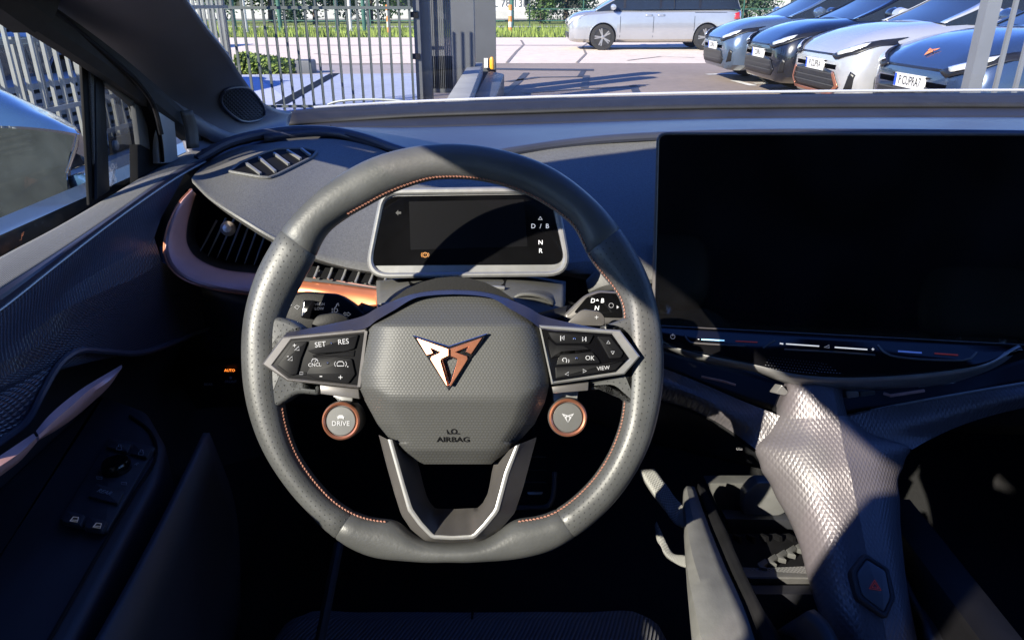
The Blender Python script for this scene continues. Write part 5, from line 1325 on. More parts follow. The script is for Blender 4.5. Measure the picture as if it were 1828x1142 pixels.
# ------------------------------------------------------------------ ground outside
def ground_mat(name, base, vary, scale, rough=0.9, speck=0.0, grain=(40, 0.3, 0.01)):
    m = bpy.data.materials.new(name); m.use_nodes = True
    b = NB(m); p = b.n['Principled BSDF']
    co = b.coord('Object')
    f1 = b.noise(co, scale, 5.0, 0.6); f2 = b.noise(co, scale * 14, 3.0, 0.6)
    lo = tuple(c * (1 - vary) for c in base); hi = tuple(min(1, c * (1 + vary)) for c in base)
    c1 = b.ramp(f1, [(0.3, lo), (0.7, hi)])
    c2 = b.ramp(f2, [(0.35, tuple(c * 0.8 for c in base)), (0.65, tuple(min(1, c * 1.15) for c in base))])
    b.set(p.inputs['Base Color'], b.mix(0.4, c1, c2))
    p.inputs['Roughness'].default_value = rough
    b.l.new(b.bump(b.noise(co, grain[0], 4.0), grain[1], grain[2]), p.inputs['Normal'])
    return m
def sheet(name, pts, m_, z, kind='structure', label=None):
    return tag(G().add([(x, y, z) for x, y in pts], [list(range(len(pts)))]).obj(name, m_, None), kind=kind, label=label)
M_ASPHALT = ground_mat('asphalt', (0.27, 0.215, 0.18), 0.18, 0.5)
sheet('ground', [(-600, -600), (600, -600), (600, 900), (-600, 900)], ground_mat('far_ground', (0.20, 0.19, 0.17), 0.2, 0.05), -0.012)
sheet('parking_lot', [(-14, -12), (40, -12), (40, 17.2), (-14, 17.2)], M_ASPHALT, 0.0)
sheet('road', [(-90, 17.2), (120, 17.2), (120, 31.5), (-90, 31.5)], ground_mat('pale_concrete', (0.72, 0.60, 0.49), 0.10, 0.25), 0.004)
sheet('road_band', [(-90, 24.6), (120, 25.2), (120, 25.9), (-90, 25.3)], ground_mat('worn_band', (0.48, 0.39, 0.35), 0.15, 0.4), 0.008)
sheet('grass_verge', [(-120, 31.5), (150, 31.5), (150, 70), (-120, 70)], ground_mat('turf', (0.16, 0.20, 0.04), 0.35, 0.6, grain=(8, 1.0, 0.05)), 0.010)
sheet('footpath', [(-120, 46), (150, 46), (150, 49), (-120, 49)], ground_mat('footpath', (0.40, 0.37, 0.33), 0.1, 0.5), 0.016)
# flat pale blue bay and kerb apron behind the fence
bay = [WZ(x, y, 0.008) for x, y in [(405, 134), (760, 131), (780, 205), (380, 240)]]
sheet('pale_blue_bay', [(p.x, p.y) for p in bay], ground_mat('pale_blue_ground', (0.36, 0.40, 0.52), 0.12, 0.6), 0.008)
apr = [WZ(x, y, 0.006) for x, y in [(400, 117), (885, 115), (885, 131), (400, 134)]]
sheet('apron', [(p.x, p.y) for p in apr], ground_mat('apron_concrete', (0.36, 0.31, 0.29), 0.1, 0.6), 0.006)
a, b = WZ(500, 186, 0.012), WZ(598, 131, 0.012)
s_ = (b - a).cross(Vector((0, 0, 1))).normalized() * 0.09
sheet('bay_joint', [(p.x, p.y) for p in (a - s_, a + s_, b + s_, b - s_)], M_RUBBER, 0.012)
# thin dark lines and bay lines on the lot
def strip_on(pts, w, m_, z, nm):
    q = [Vector((WZ(x, y, z).x, WZ(x, y, z).y, z)) for x, y in pts]
    L_, R_ = [], []
    for i, p in enumerate(q):
        t = (q[min(i + 1, len(q) - 1)] - q[max(0, i - 1)]).normalized(); s = Vector((-t.y, t.x, 0)) * w / 2
        L_.append(p + s); R_.append(p - s)
    n = len(q)
    return tag(G().add(L_ + R_, [[i, i + 1, n + i + 1, n + i] for i in range(n - 1)]).obj(nm, m_, None), kind='structure')
M_DARKLINE = mat('dark_line_tone', (0.045, 0.043, 0.045), 0.6, vary=0.3, vscale=3)
for pts, w in (([(880, 123), (940, 124), (1060, 125)], 0.45), ([(905, 146), (960, 138), (1040, 137)], 0.16), ([(900, 167), (925, 146), (940, 130)], 0.12), ([(1043, 157), (1047, 135)], 0.12), ([(935, 166), (1020, 160), (1150, 153)], 0.14), ([(1130, 153), (1138, 168)], 0.12), ([(1035, 137), (1042, 126)], 0.10)):
    strip_on(pts, w, M_DARKLINE, 0.006, 'dark_line')
for pts, w in (([(905, 112), (922, 92), (935, 80), (930, 72)], 0.07), ([(1030, 112), (1046, 96), (1040, 84), (1052, 74)], 0.06), ([(1120, 108), (1180, 101), (1240, 103)], 0.07), ([(560, 96), (640, 100), (720, 95)], 0.07)):
    strip_on(pts, w, mat('crack', (0.22, 0.19, 0.17), 0.9), 0.012, 'crack')
M_LINE = mat('road_paint', (0.72, 0.70, 0.67), 0.7, vary=0.15, vscale=8)
for pts in ([(1262, 133), (1330, 131)], [(1310, 144), (1345, 153)], [(1345, 149), (1425, 148)]): strip_on(pts, 0.14, M_LINE, 0.008, 'bay_line')
# grass tufts on the verge
random.seed(11)
g = G()
for k in range(9000):
    y = 31.6 + 14 * random.random() ** 1.6; x = -22 + 44 * random.random(); h = 0.10 + 0.22 * random.random(); a = random.random() * 6.28; w = 0.03
    dx, dy = math.cos(a) * w, math.sin(a) * w
    g.add([(x - dx, y - dy, 0.01), (x + dx, y + dy, 0.01), (x + dy * 2, y + dx * 2, 0.01 + h)], [[0, 1, 2]])
tag(g.obj('grass', mat('grass_blades', (0.20, 0.26, 0.05), 0.8, vary=0.4, vscale=0.8), None), 'bright green grass growing on the roadside verge', 'grass', kind='stuff')

# ------------------------------------------------------------------ steel fences
M_STEEL = mat('galvanised_grey', (0.075, 0.088, 0.088), 0.5, metal=0.3, vary=0.15, vscale=6)
M_STEEL_L = mat('galvanised_pale', (0.20, 0.21, 0.21), 0.45, metal=0.5, vary=0.12, vscale=6)
M_POST = mat('anthracite_steel', (0.085, 0.09, 0.10), 0.5, metal=0.2, vary=0.1, vscale=3)
def bar_fence(name, label, a, b, spacing, w, h0, h1, rails, m_, posts=(), group=None):
    a, b = Vector(a), Vector(b); L = (b - a).length; t = (b - a) / L
    root = thing(name, label, 'fence', a, group)
    n = int(L / spacing)
    first = None
    for k in range(n + 1):
        p = a + t * (k * spacing)
        if first is None:
            first = bar(p + Vector((0, 0, h0)), p + Vector((0, 0, h1)), w, w, up=(1, 0, 0)).obj('bar', m_, root)
        else:
            o = first.copy(); COL.objects.link(o); o.parent = root; o.location = t * (k * spacing)
    for z in rails:
        sd = t.cross(Vector((0, 0, 1))) * (w * 0.9)
        bar(a + Vector((0, 0, z)) + sd, b + Vector((0, 0, z)) + sd, 0.018, 0.03).obj('rail', m_, root)
    for d in posts:
        p = a + t * d
        bar(p, p + Vector((0, 0, h1 + 0.05)), 0.06, 0.06, up=(1, 0, 0)).obj('post', M_POST, root)
    return root
YF = 8.7
fx0, fx1 = W(345, 60, YF).x, W(737, 60, YF).x
bar_fence('steel_fence', 'grey steel bar fence in front of the pale blue bay', (fx0, YF, 0), (fx1, YF, 0), 0.1135, 0.024, 0.06, 2.05, (E - 0.02, 0.12), M_STEEL, (0.35,))
bar_fence('steel_fence', 'pale steel bar fence along the left side of the car', (-3.0, 1.2, 0), (-3.0, 8.4, 0), 0.12, 0.022, 0.12, 1.9, (0.32, 0.55, 1.16), M_STEEL_L, (), 'side fences beyond the door window')
bar_fence('sliding_gate_leaf', 'pale barred gate leaf behind the left side fence', (-3.35, 1.2, 0), (-3.35, 8.4, 0), 0.24, 0.028, 0.12, 0.98, (0.2, 0.5, 0.95), M_STEEL_L, (), 'side fences beyond the door window')
# track and concrete strip at the foot of the side fence
tr_ = thing('gate_track', 'dark roller track on a pale kerb below the side fence', 'gate track', (-2.95, 4.5, 0))
box((-3.05, 1.0, 0.0), (-2.85, 8.4, 0.16)).obj('kerb', ground_mat('kerb_concrete', (0.45, 0.42, 0.38), 0.1, 1.0), tr_)
box((-2.97, 1.0, 0.17), (-2.93, 8.4, 0.27)).obj('rail', M_BLACKP, tr_)
for k in range(9): lathe((-2.90, 4.2 + k * 0.42, 0.235), (1, 0, 0), [(0.035, 0), (0.035, 0.02), (0.015, 0.03)], 14).obj('roller', M_STEEL_L, tr_)
sheet('concrete_strip', [(-2.85, 0.5), (-2.2, 0.5), (-2.2, 8.4), (-2.85, 8.4)], ground_mat('strip_concrete', (0.46, 0.42, 0.37), 0.1, 1.0), 0.006)
# stacked pale metal sheets behind the side fence
for k in range(7):
    tag(box((-4.9, 4.4, 0.12 + k * 0.075), (-3.7, 8.0, 0.165 + k * 0.075)).obj('metal_sheet', mat('pale_sheet', (0.34, 0.36, 0.37), 0.45, metal=0.4, vary=0.1, vscale=4), None),
        ['bottom', 'second lowest', 'third lowest', 'middle', 'third highest', 'second highest', 'topmost'][k] + ' pale metal sheet of the pile behind the side fence', 'metal sheet', 'metal sheets piled behind the side fence')
# dark glazed wall with blue bands
gw = thing('glazed_wall', 'dark glazed wall with blue bands behind the side fence', 'building', (-12.5, 6, 0))
box((-12.9, -3.0, 0), (-12.5, 22, 3.0)).obj('wall', mat('dark_glazing', (0.035, 0.04, 0.04), 0.25, vary=0.4, vscale=0.9), gw)
for z in (0.75, 1.25, 1.8): box((-12.5, -3, z), (-12.46, 22, z + 0.22)).obj('blue_band', mat('blue_band', (0.05, 0.14, 0.42), 0.4, vary=0.1, vscale=2), gw)
for k in range(14): box((-12.5, -2 + k * 1.7, 0), (-12.44, -1.9 + k * 1.7, 3.0)).obj('mullion', M_STEEL, gw)

# gate columns in the middle
gt = thing('gate_column', 'dark grey gate column with vertical slats and plinth', 'gate column', W(760, 150, YF + 0.1))
def xs(px, Y, py=100): return W(px, py, Y).x
box((xs(741, 8.75), 8.75, 0), (xs(752, 8.75), 8.85, 2.2)).obj('hinge_post', M_POST, gt)
box((xs(753, 8.9), 8.9, 0), (xs(769, 8.9), 9.05, 2.2)).obj('front_post', mat('mid_grey_steel', (0.095, 0.10, 0.11), 0.5, metal=0.2, vary=0.08, vscale=3), gt)
for z in (0.62, 1.05): box((xs(736, 8.75), 8.72, z), (xs(750, 8.75), 8.76, z + 0.06)).obj('hinge', M_RUBBER, gt)
for k in range(11):
    px = 771 + k * 3.3
    x = xs(px, 9.3); box((x, 9.3, 0.25), (x + 0.016, 9.36, 2.2)).obj('slat', MATS['mid_grey_steel'], gt)
box((xs(769, 9.32), 9.30, 0.2), (xs(808, 9.32), 9.34, 0.62)).obj('slat_foot', MATS['mid_grey_steel'], gt)
box((xs(807, 10.4), 10.4, 0), (xs(847, 10.4), 10.7, 2.3)).obj('flat_post', MATS['mid_grey_steel'], gt)
box((xs(848, 11.4), 11.4, 0), (xs(885, 11.4), 11.7, 2.3)).obj('flat_post', mat('slate_steel', (0.08, 0.085, 0.095), 0.5, metal=0.2, vary=0.08, vscale=3), gt)
pc = [WZ(x, y, 0.42) for x, y in [(788, 190), (832, 190), (862, 112), (838, 112)]]
plate(pc, (0, 0, 1), 0.42, 0.01).obj('plinth', mat('plinth_grey', (0.30, 0.30, 0.29), 0.7, vary=0.12, vscale=3), gt)
pd = [WZ(x, y, 0.30) for x, y in [(836, 190), (880, 186), (900, 132), (872, 126)]]
plate(pd, (0, 0, 1), 0.30, 0.02).obj('drive_box', M_POST, gt)
bc_ = W(878, 112, 11.3)
bea = thing('warning_beacon', 'small amber warning lamp on the gate column', 'lamp', bc_)
lathe(bc_, (0, 0, 1), [(0.034, -0.09), (0.034, 0.04), (0.024, 0.07), (0.0, 0.08)], 16).obj('lens', mat('amber_lens', (0.85, 0.38, 0.02), 0.25, coat=0.6), bea)
box(bc_ + Vector((-0.05, -0.05, -0.14)), bc_ + Vector((0.05, 0.05, -0.10))).obj('base', M_RUBBER, bea)
pl2 = thing('reflector_panel', 'small white panel beside the amber lamp on the gate', 'panel', W(867, 112, 11.3))
box(W(864, 122, 11.32), W(871, 104, 11.36)).obj('plate', mat('white_panel', (0.6, 0.6, 0.6), 0.4), pl2)

# right hand post and short fence
rp = thing('corner_post', 'grey steel corner post in front of the dark blue car', 'post', W(1745, 200, 4.2))
pb_ = W(1747, 100, 4.2)
bar((pb_.x, 4.2, 0), (pb_.x, 4.2, 2.4), 0.072, 0.072, up=(1, 0, 0)).obj('shaft', mat('post_grey', (0.20, 0.21, 0.23), 0.45, metal=0.3, vary=0.08, vscale=4), rp)
xr_ = pb_.x
bar_fence('steel_fence', 'short run of grey bars right of the corner post', (xr_ + 0.13, 4.2, 0), (xr_ + 1.2, 4.2, 0), 0.11, 0.02, 0.1, 1.55, (0.12,), MATS['post_grey'])

# ------------------------------------------------------------------ vehicles
def paint(name, base, metal=0.45): return mat(name, base, 0.26, metal=metal, coat=1.0, vary=0.04, vscale=3)
M_CARGLASS = mat('car_glass', (0.015, 0.02, 0.025), 0.05, spec=0.6)
M_TYRE = mat('tyre', (0.02, 0.02, 0.02), 0.85, vary=0.2, vscale=20)
M_ALLOY = mat('alloy', (0.42, 0.40, 0.38), 0.35, metal=0.8, vary=0.1, vscale=20)
M_CARBLACK = mat('car_black', (0.012, 0.012, 0.013), 0.35, vary=0.2, vscale=10)
M_LAMP = mat('lamp_glass', (0.75, 0.78, 0.82), 0.16, metal=0.35, coat=1.0, vary=0.5, vscale=14)
M_TAIL = mat('tail_lamp', (0.45, 0.02, 0.02), 0.15, coat=1.0)
def profile(w, zb, zt, zc):
    return [(0, zb), (.78 * w, zb), (.95 * w, zb + .09), (w, zb + .26), (.995 * w, zb + (zt - zb) * .62), (.965 * w, zt - .07), (.87 * w, zt), (.48 * w, zt + zc * .7), (0, zt + zc)]
def ring_pts(x, half): 
    pts = [(x, y, z) for y, z in half]
    return pts + [(x, -y, z) for y, z in half[-2:0:-1]]
def skin(stations, n_len):
    cols = list(zip(*stations)); lines = [catmull(c, n_len) for c in cols]
    m = len(lines); n = n_len; verts = [lines[k][i] for i in range(n) for k in range(m)]
    faces = [[i * m + k, i * m + (k + 1) % m, (i + 1) * m + (k + 1) % m, (i + 1) * m + k] for i in range(n - 1) for k in range(m)]
    return verts, faces, m, n
def patch(outline, axis, bvh, lift, side=1, cuts=3):
    """a thin panel laid on the body: outline in (y,z) seen from the nose or (x,z) seen from the side"""
    bm = bmesh.new()
    vs_ = [bm.verts.new((a, b, 0)) for a, b in outline]
    f = bm.faces.new(vs_); bmesh.ops.triangulate(bm, faces=[f])
    bmesh.ops.subdivide_edges(bm, edges=bm.edges[:], cuts=cuts, use_grid_fill=True)
    bmesh.ops.triangulate(bm, faces=bm.faces[:])
    bm.verts.index_update()
    verts = []
    for v in bm.verts:
        if axis == 'x': o, d = Vector((3, v.co.x, v.co.y)), Vector((-1, 0, 0))
        else: o, d = Vector((v.co.x, 3 * side, v.co.y)), Vector((0, -side, 0))
        h = bvh.ray_cast(o, d)
        p = h[0] if h[0] is not None else (Vector((-0.3, v.co.x, v.co.y)) if axis == 'x' else Vector((v.co.x, 0.9 * side, v.co.y)))
        nn = h[1] if h[0] is not None else -d
        if nn.dot(d) > 0: nn = -nn
        verts.append(p + nn * lift * 0.6 - d * lift * 0.4)
    faces = [[v.index for v in f.verts] for f in bm.faces]
    bm.free()
    return G().add(verts, faces)
def wheel_mesh(c, side, r, root, tyre_m=None):
    w = thing_part = lathe(c, (0, side, 0), [(r * 0.62, -0.20), (r * 0.96, -0.20), (r, -0.17), (r, -0.03), (r * 0.96, 0.0), (r * 0.72, 0.004), (r * 0.70, -0.01)], 40).obj('wheel', M_TYRE, root)
    lathe(c, (0, side, 0), [(r * 0.71, -0.16), (r * 0.71, -0.005), (r * 0.66, -0.002), (r * 0.64, -0.06), (0.0, -0.07)], 36).obj('rim', M_CARBLACK, w)
    c = Vector(c)
    for k in range(5):
        for q in (-0.14, 0.14):
            a = k * 2 * math.pi / 5 + q
            d0 = Vector((math.cos(a - q * .6), 0, math.sin(a - q * .6))); d1 = Vector((math.cos(a), 0, math.sin(a)))
            bar(c + d0 * r * 0.1 + Vector((0, side * -0.015, 0)), c + d1 * r * 0.68 + Vector((0, side * -0.008, 0)), r * 0.10, 0.02, up=(0, side, 0)).obj('spoke', M_ALLOY, w)
    lathe(c, (0, side, 0), [(r * 0.14, -0.03), (r * 0.14, -0.004), (r * 0.10, 0.0), (0, 0.0)], 18).obj('hub_cap', M_ALLOY, w)
    return w
AUTO_FLIP = False
def build_car(name, label, cat, paint_m, body, cab, axles, wr, nose_fn, loc, rotz, group=None, ncut=90, roof_from=2, roof_to=4):
    root = bpy.data.objects.new(name, None); COL.objects.link(root)
    ORG[root.name] = Vector((0, 0, 0)); tag(root, label, cat, group)
    st = [ring_pts(x, profile(w, zb, zt, zc)) for x, w, zb, zt, zc in body]
    verts, faces, m, n = skin(st, ncut)
    faces.append(list(range(m))[::-1]); faces.append([(n - 1) * m + k for k in range(m)])
    g = G().add(verts, faces)
    bv = bvh_of(g)
    o = g.obj('body', [paint_m, M_CARBLACK], root, sharp=50)
    bm = bmesh.new(); bm.from_mesh(o.data); bmesh.ops.recalc_face_normals(bm, faces=bm.faces); bm.to_mesh(o.data); bm.free()
    W_ = max(b[1] for b in body)
    for ax in axles:                                        # cut the wheel arches
        for sd in (-1, 1):
            cut = lathe((ax, sd * (W_ - 0.30), wr + 0.01), (0, sd, 0), [(wr * 1.12, 0), (wr * 1.12, 0.6)], 40)
            co = cut.obj('arch_cutter', M_CARBLACK, None)
            bmc = bmesh.new(); bmc.from_mesh(co.data); bmesh.ops.recalc_face_normals(bmc, faces=bmc.faces); bmc.to_mesh(co.data); bmc.free()
            md = o.modifiers.new('arch', 'BOOLEAN'); md.operation = 'DIFFERENCE'; md.object = co; md.solver = 'EXACT'; md.material_mode = 'INDEX'
            dg = bpy.context.evaluated_depsgraph_get(); dg.update()
            me = bpy.data.meshes.new_from_object(o.evaluated_get(dg))
            o.modifiers.clear(); old = o.data; o.data = me; bpy.data.meshes.remove(old)
            cm = co.data; bpy.data.objects.remove(co); bpy.data.meshes.remove(cm)
            c_arch = [(ax + math.cos(t) * wr * 1.13, sd * 0, wr + 0.01 + math.sin(t) * wr * 1.13) for t in [R(-12) + k * R(204) / 24 for k in range(25)]]
            pts = []
            for p in c_arch:
                h = bv.ray_cast(Vector((p[0], 3 * sd, p[2])), Vector((0, -sd, 0)))
                if h[0] is not None: pts.append(h[0] + Vector((0, -0.004 * sd, 0)))
            if len(pts) > 4: tube(pts, 0.016, 6).obj('arch_lip', paint_m, root)
    o.data.shade_smooth(); o.data.set_sharp_from_angle(angle=R(40))
    # cabin
    cs = []
    for x, wb, zb, wt, zt in cab:
        half = [(wb, zb), (wb * .99, zb + (zt - zb) * .10), (wt * 1.04, zt - .05 * min(1, (zt - zb) * 3)), (wt * .9, zt), (wt * .45, zt + .018), (0, zt + .022)]
        cs.append([(x, y, z) for y, z in half] + [(x, -y, z) for y, z in half[-2::-1]])
    nl = 60; cols = list(zip(*cs)); lines = [catmull(c, nl) for c in cols]
    mm = len(lines); verts = [lines[k][i] for i in range(nl) for k in range(mm)]
    xr0, xr1 = cab[roof_from][0], cab[roof_to][0]
    gg = G(); gp = G(); fg, fp = [], []
    for i in range(nl - 1):
        for k in range(mm - 1):
            f = [i * mm + k, i * mm + k + 1, (i + 1) * mm + k + 1, (i + 1) * mm + k]
            xm = lines[4][i].x
            top = 3 <= k <= 6; cant = k in (2, 7)
            painted = (top or cant) and xr1 <= xm <= xr0
            if cant and (xm > xr0 or xm < xr1): painted = True
            (fp if painted else fg).append(f)
    gg.add(verts, fg).obj('glasshouse', M_CARGLASS, root, sharp=60)
    gp.add([v + Vector((0, 0, 0.003)) for v in verts], fp).obj('roof', paint_m, root, sharp=60, solid=0.01)
    cbv = bvh_of(G().add(verts, fg + fp))
    for sd in (-1, 1):                                       # pillars, mirror, handles, wheels
        for xp in ((cab[roof_from][0] + cab[roof_to][0]) / 2 + 0.1,):
            pts = []
            for k in range(6):
                z = cab[3][2] + 0.02 + k * 0.07
                h = cbv.ray_cast(Vector((xp, 3 * sd, z)), Vector((0, -sd, 0)))
                if h[0] is not None: pts.append(h[0] + Vector((0, 0.004 * sd, 0)))
            if len(pts) > 2: tube(pts, 0.03, 6, flat=0.5).obj('door_pillar', M_CARBLACK, root)
        xm_ = cab[1][0] - 0.05; ym = sd * (W_ + 0.06); zm = cab[1][2] + 0.08
        lathe((xm_, ym, zm), (0, sd, 0), [(0.02, -0.12), (0.07, -0.09), (0.085, 0.02), (0.07, 0.09), (0.0, 0.10)], 14).obj('mirror', paint_m, root)
        for ax in axles: wheel_mesh((ax, sd * (W_ - 0.015), wr), sd, wr, root)
    nose_fn(root, bv, cbv, paint_m)
    root.location = loc; root.rotation_euler = (0, 0, rotz)
    return root
def plate_number(root, bv, txt, y, z, blue=True):
    h = bv.ray_cast(Vector((3, y, z)), Vector((-1, 0, 0)))
    x = (h[0].x if h[0] is not None else 0) + 0.02
    pl = plate([(x, y - 0.26, z - 0.058), (x, y + 0.26, z - 0.058), (x, y + 0.26, z + 0.058), (x, y - 0.26, z + 0.058)], (1, 0, 0), 0.02, 0.004).obj('number_plate', mat('plate_white', (0.78, 0.78, 0.78), 0.4), root)
    plate([(x + 0.001, y - 0.255, z - 0.053), (x + 0.001, y - 0.215, z - 0.053), (x + 0.001, y - 0.215, z + 0.053), (x + 0.001, y - 0.255, z + 0.053)], (1, 0, 0), 0.001).obj('blue_band', mat('plate_blue', (0.02, 0.08, 0.5), 0.4), pl)
    text_g(txt, (x + 0.0005, y + 0.02, z), (0, 1, 0), (0, 0, 1), 0.105, 0.001, bold=0.01, width=0.82).obj('lettering', mat('plate_ink', (0.02, 0.02, 0.02), 0.5), pl)
def mirror_pts(pts): return [(-a, b) for a, b in pts][::-1]
def hatch_nose(txt, intake, accent=None, badge=None):
    def fn(root, bv, cbv, paint_m):
        hl = [(0.44, 0.675), (0.66, 0.745), (0.875, 0.865), (0.89, 0.80), (0.80, 0.70), (0.56, 0.635)]
        for pts in (hl, mirror_pts(hl)):
            h = patch(pts, 'x', bv, 0.012).obj('headlamp', M_CARBLACK, root, solid=0.006)
            c = [((p[0] - s[0]) * 0.62 + s[0], (p[1] - s[1]) * 0.55 + s[1]) for s in [(sum(q[0] for q in pts) / 6, sum(q[1] for q in pts) / 6)] for p in pts]
            patch(c, 'x', bv, 0.032).obj('lamp_glass', M_LAMP, h, solid=0.004)
        patch([(-0.44, 0.672), (0.44, 0.672), (0.46, 0.69), (-0.46, 0.69)], 'x', bv, 0.010, cuts=5).obj('bonnet_gap', M_CARBLACK, root, solid=0.004)
        gi = [(-0.56, 0.29), (0.56, 0.29), (0.66, 0.37), (0.55, 0.51), (0.30, 0.535), (-0.30, 0.535), (-0.55, 0.51), (-0.66, 0.37)]
        gr = patch(gi, 'x', bv, 0.010, cuts=5).obj('intake', M_CARBLACK, root, solid=0.006)
        for z in (0.36, 0.42, 0.48): patch([(-0.6, z), (0.6, z), (0.6, z + 0.014), (-0.6, z + 0.014)], 'x', bv, 0.02, cuts=6).obj('slat', mat('dark_slat', (0.05, 0.05, 0.05), 0.4), gr)
        if accent:
            for pts in ([(0.56, 0.28), (0.69, 0.37), (0.57, 0.52), (0.53, 0.50), (0.63, 0.37), (0.53, 0.31)], [(-0.69, 0.37), (-0.56, 0.28), (-0.53, 0.31), (-0.63, 0.37), (-0.53, 0.50), (-0.57, 0.52)], [(-0.56, 0.265), (0.56, 0.265), (0.56, 0.295), (-0.56, 0.295)]):
                patch(pts, 'x', bv, 0.026, cuts=4).obj('accent_blade', accent, root, solid=0.006)
        vent = [(0.74, 0.33), (0.82, 0.35), (0.85, 0.50), (0.81, 0.53)]
        for pts in (vent, mirror_pts(vent)): patch(pts, 'x', bv, 0.010).obj('side_vent', M_CARBLACK, root, solid=0.005)
        if badge:
            k = 0.16 / 1050
            for pts in (LEFT, RIGHT):
                q = [((x - 668) * -k * 1.1, 0.80 + (600 - y) * k * 0.55) for x, y in pts]
                patch(q, 'x', bv, 0.014, cuts=1).obj('badge', badge, root, solid=0.004)
        plate_number(root, bv, txt, 0, 0.56)
        for sd in (-1, 1):
            patch([(-1.05, 0.24), (-3.2, 0.24), (-3.2, 0.32), (-1.05, 0.32)], 'y', bv, 0.012, sd, 5).obj('sill', M_CARBLACK, root, solid=0.006)
            for x in (-1.36, -2.42): patch([(x, 0.36), (x - 0.012, 0.36), (x - 0.012, 0.96), (x, 0.96)], 'y', bv, 0.002, sd, 4).obj('door_gap', M_CARBLACK, root)
            for x in (-2.05, -3.05): patch([(x, 0.83), (x - 0.2, 0.84), (x - 0.2, 0.865), (x, 0.86)], 'y', bv, 0.02, sd, 2).obj('handle', paint_m, root, solid=0.02)
        if intake: patch([(-0.3, 0.60), (0.3, 0.60), (0.33, 0.615), (-0.33, 0.615)], 'x', bv, 0.012, cuts=4).obj('upper_grille', M_CARBLACK, root, solid=0.004)
    return fn
HB_ = [(0.0, 0.58, 0.32, 0.66, 0.012), (-0.03, 0.73, 0.25, 0.70, 0.02), (-0.10, 0.845, 0.21, 0.75, 0.03), (-0.25, 0.90, 0.20, 0.83, 0.05), (-0.55, 0.918, 0.20, 0.92, 0.06), (-0.9, 0.92, 0.20, 0.96, 0.06), (-1.35, 0.92, 0.20, 1.00, 0.04), (-2.3, 0.92, 0.20, 1.02, 0.02), (-3.3, 0.925, 0.21, 1.05, 0.02), (-3.9, 0.90, 0.24, 1.06, 0.02), (-4.25, 0.82, 0.32, 1.02, 0.02), (-4.35, 0.66, 0.40, 0.95, 0.02)]
HC_ = [(-1.00, 0.76, 0.98, 0.70, 1.00), (-1.30, 0.82, 0.99, 0.68, 1.14), (-1.85, 0.85, 1.00, 0.60, 1.42), (-2.5, 0.86, 1.02, 0.61, 1.52), (-3.3, 0.85, 1.04, 0.59, 1.46), (-3.95, 0.80, 1.05, 0.62, 1.22), (-4.22, 0.76, 1.03, 0.66, 1.06)]
M_SILVER = paint('silver_car_paint', (0.48, 0.49, 0.52), 0.35)
cars = [('parked_car', 'dark navy parked car behind the corner post with orange badge on its bonnet', paint('navy_paint', (0.03, 0.055, 0.12), 0.4), 6.8, 3.50, 'P CUPRA7', None, mat('orange_badge', (0.7, 0.22, 0.08), 0.4)),
        ('parked_car', 'white silver parked car with copper edged intake', M_SILVER, 9.0, 3.50, 'P CUPRA', M_COPPER, None),
        ('parked_car', 'black parked car between the white one and the lighter blue one', paint('black_blue_paint', (0.006, 0.008, 0.014), 0.2), 11.2, 3.52, 'CUPRA', None, None),
        ('parked_car', 'lighter blue parked car at the far end of the row', paint('steel_blue_paint', (0.09, 0.13, 0.20), 0.4), 13.4, 3.42, 'CUPRA', None, None)]
for nm, lb, pm_, y, x, txt, acc, bdg in cars:
    build_car(nm, lb, 'car', pm_, HB_, HC_, (-0.85, -3.52), 0.36, hatch_nose(txt, True, acc, bdg), (x, y, 0.0), math.pi, 'cars parked nose out on the right')
for (lx, ly), lb, pn in (((-5.0, 8.0), 'dark navy car parked behind the side fence, nearer the door mirror', (0.012, 0.025, 0.06)), ((-6.3, 12.8), 'black car parked behind the side fence, nearer the windscreen pillar', (0.012, 0.014, 0.02))):
    build_car('parked_car', lb, 'car', paint('side_paint_%d' % int(ly), pn, 0.4), HB_, HC_, (-0.85, -3.52), 0.36, hatch_nose('CUPRA', True), (lx, ly, 0.0), math.pi / 2, 'cars parked behind the side fence')
VB_ = [(0.0, 0.66, 0.36, 0.76, 0.02), (-0.03, 0.78, 0.26, 0.82, 0.03), (-0.14, 0.88, 0.22, 0.89, 0.05), (-0.4, 0.925, 0.20, 0.97, 0.06), (-0.9, 0.945, 0.20, 1.02, 0.05), (-1.4, 0.95, 0.20, 1.06, 0.03), (-2.6, 0.95, 0.20, 1.06, 0.02), (-4.0, 0.95, 0.22, 1.08, 0.02), (-4.55, 0.93, 0.26, 1.08, 0.02), (-4.8, 0.86, 0.34, 1.04, 0.02), (-4.85, 0.78, 0.40, 1.0, 0.02)]
VC_ = [(-0.72, 0.78, 1.0, 0.74, 1.02), (-1.15, 0.86, 1.05, 0.74, 1.28), (-1.85, 0.90, 1.06, 0.70, 1.64), (-2.6, 0.90, 1.07, 0.70, 1.72), (-4.2, 0.90, 1.08, 0.68, 1.70), (-4.62, 0.88, 1.08, 0.68, 1.50), (-4.80, 0.85, 1.06, 0.74, 1.10)]
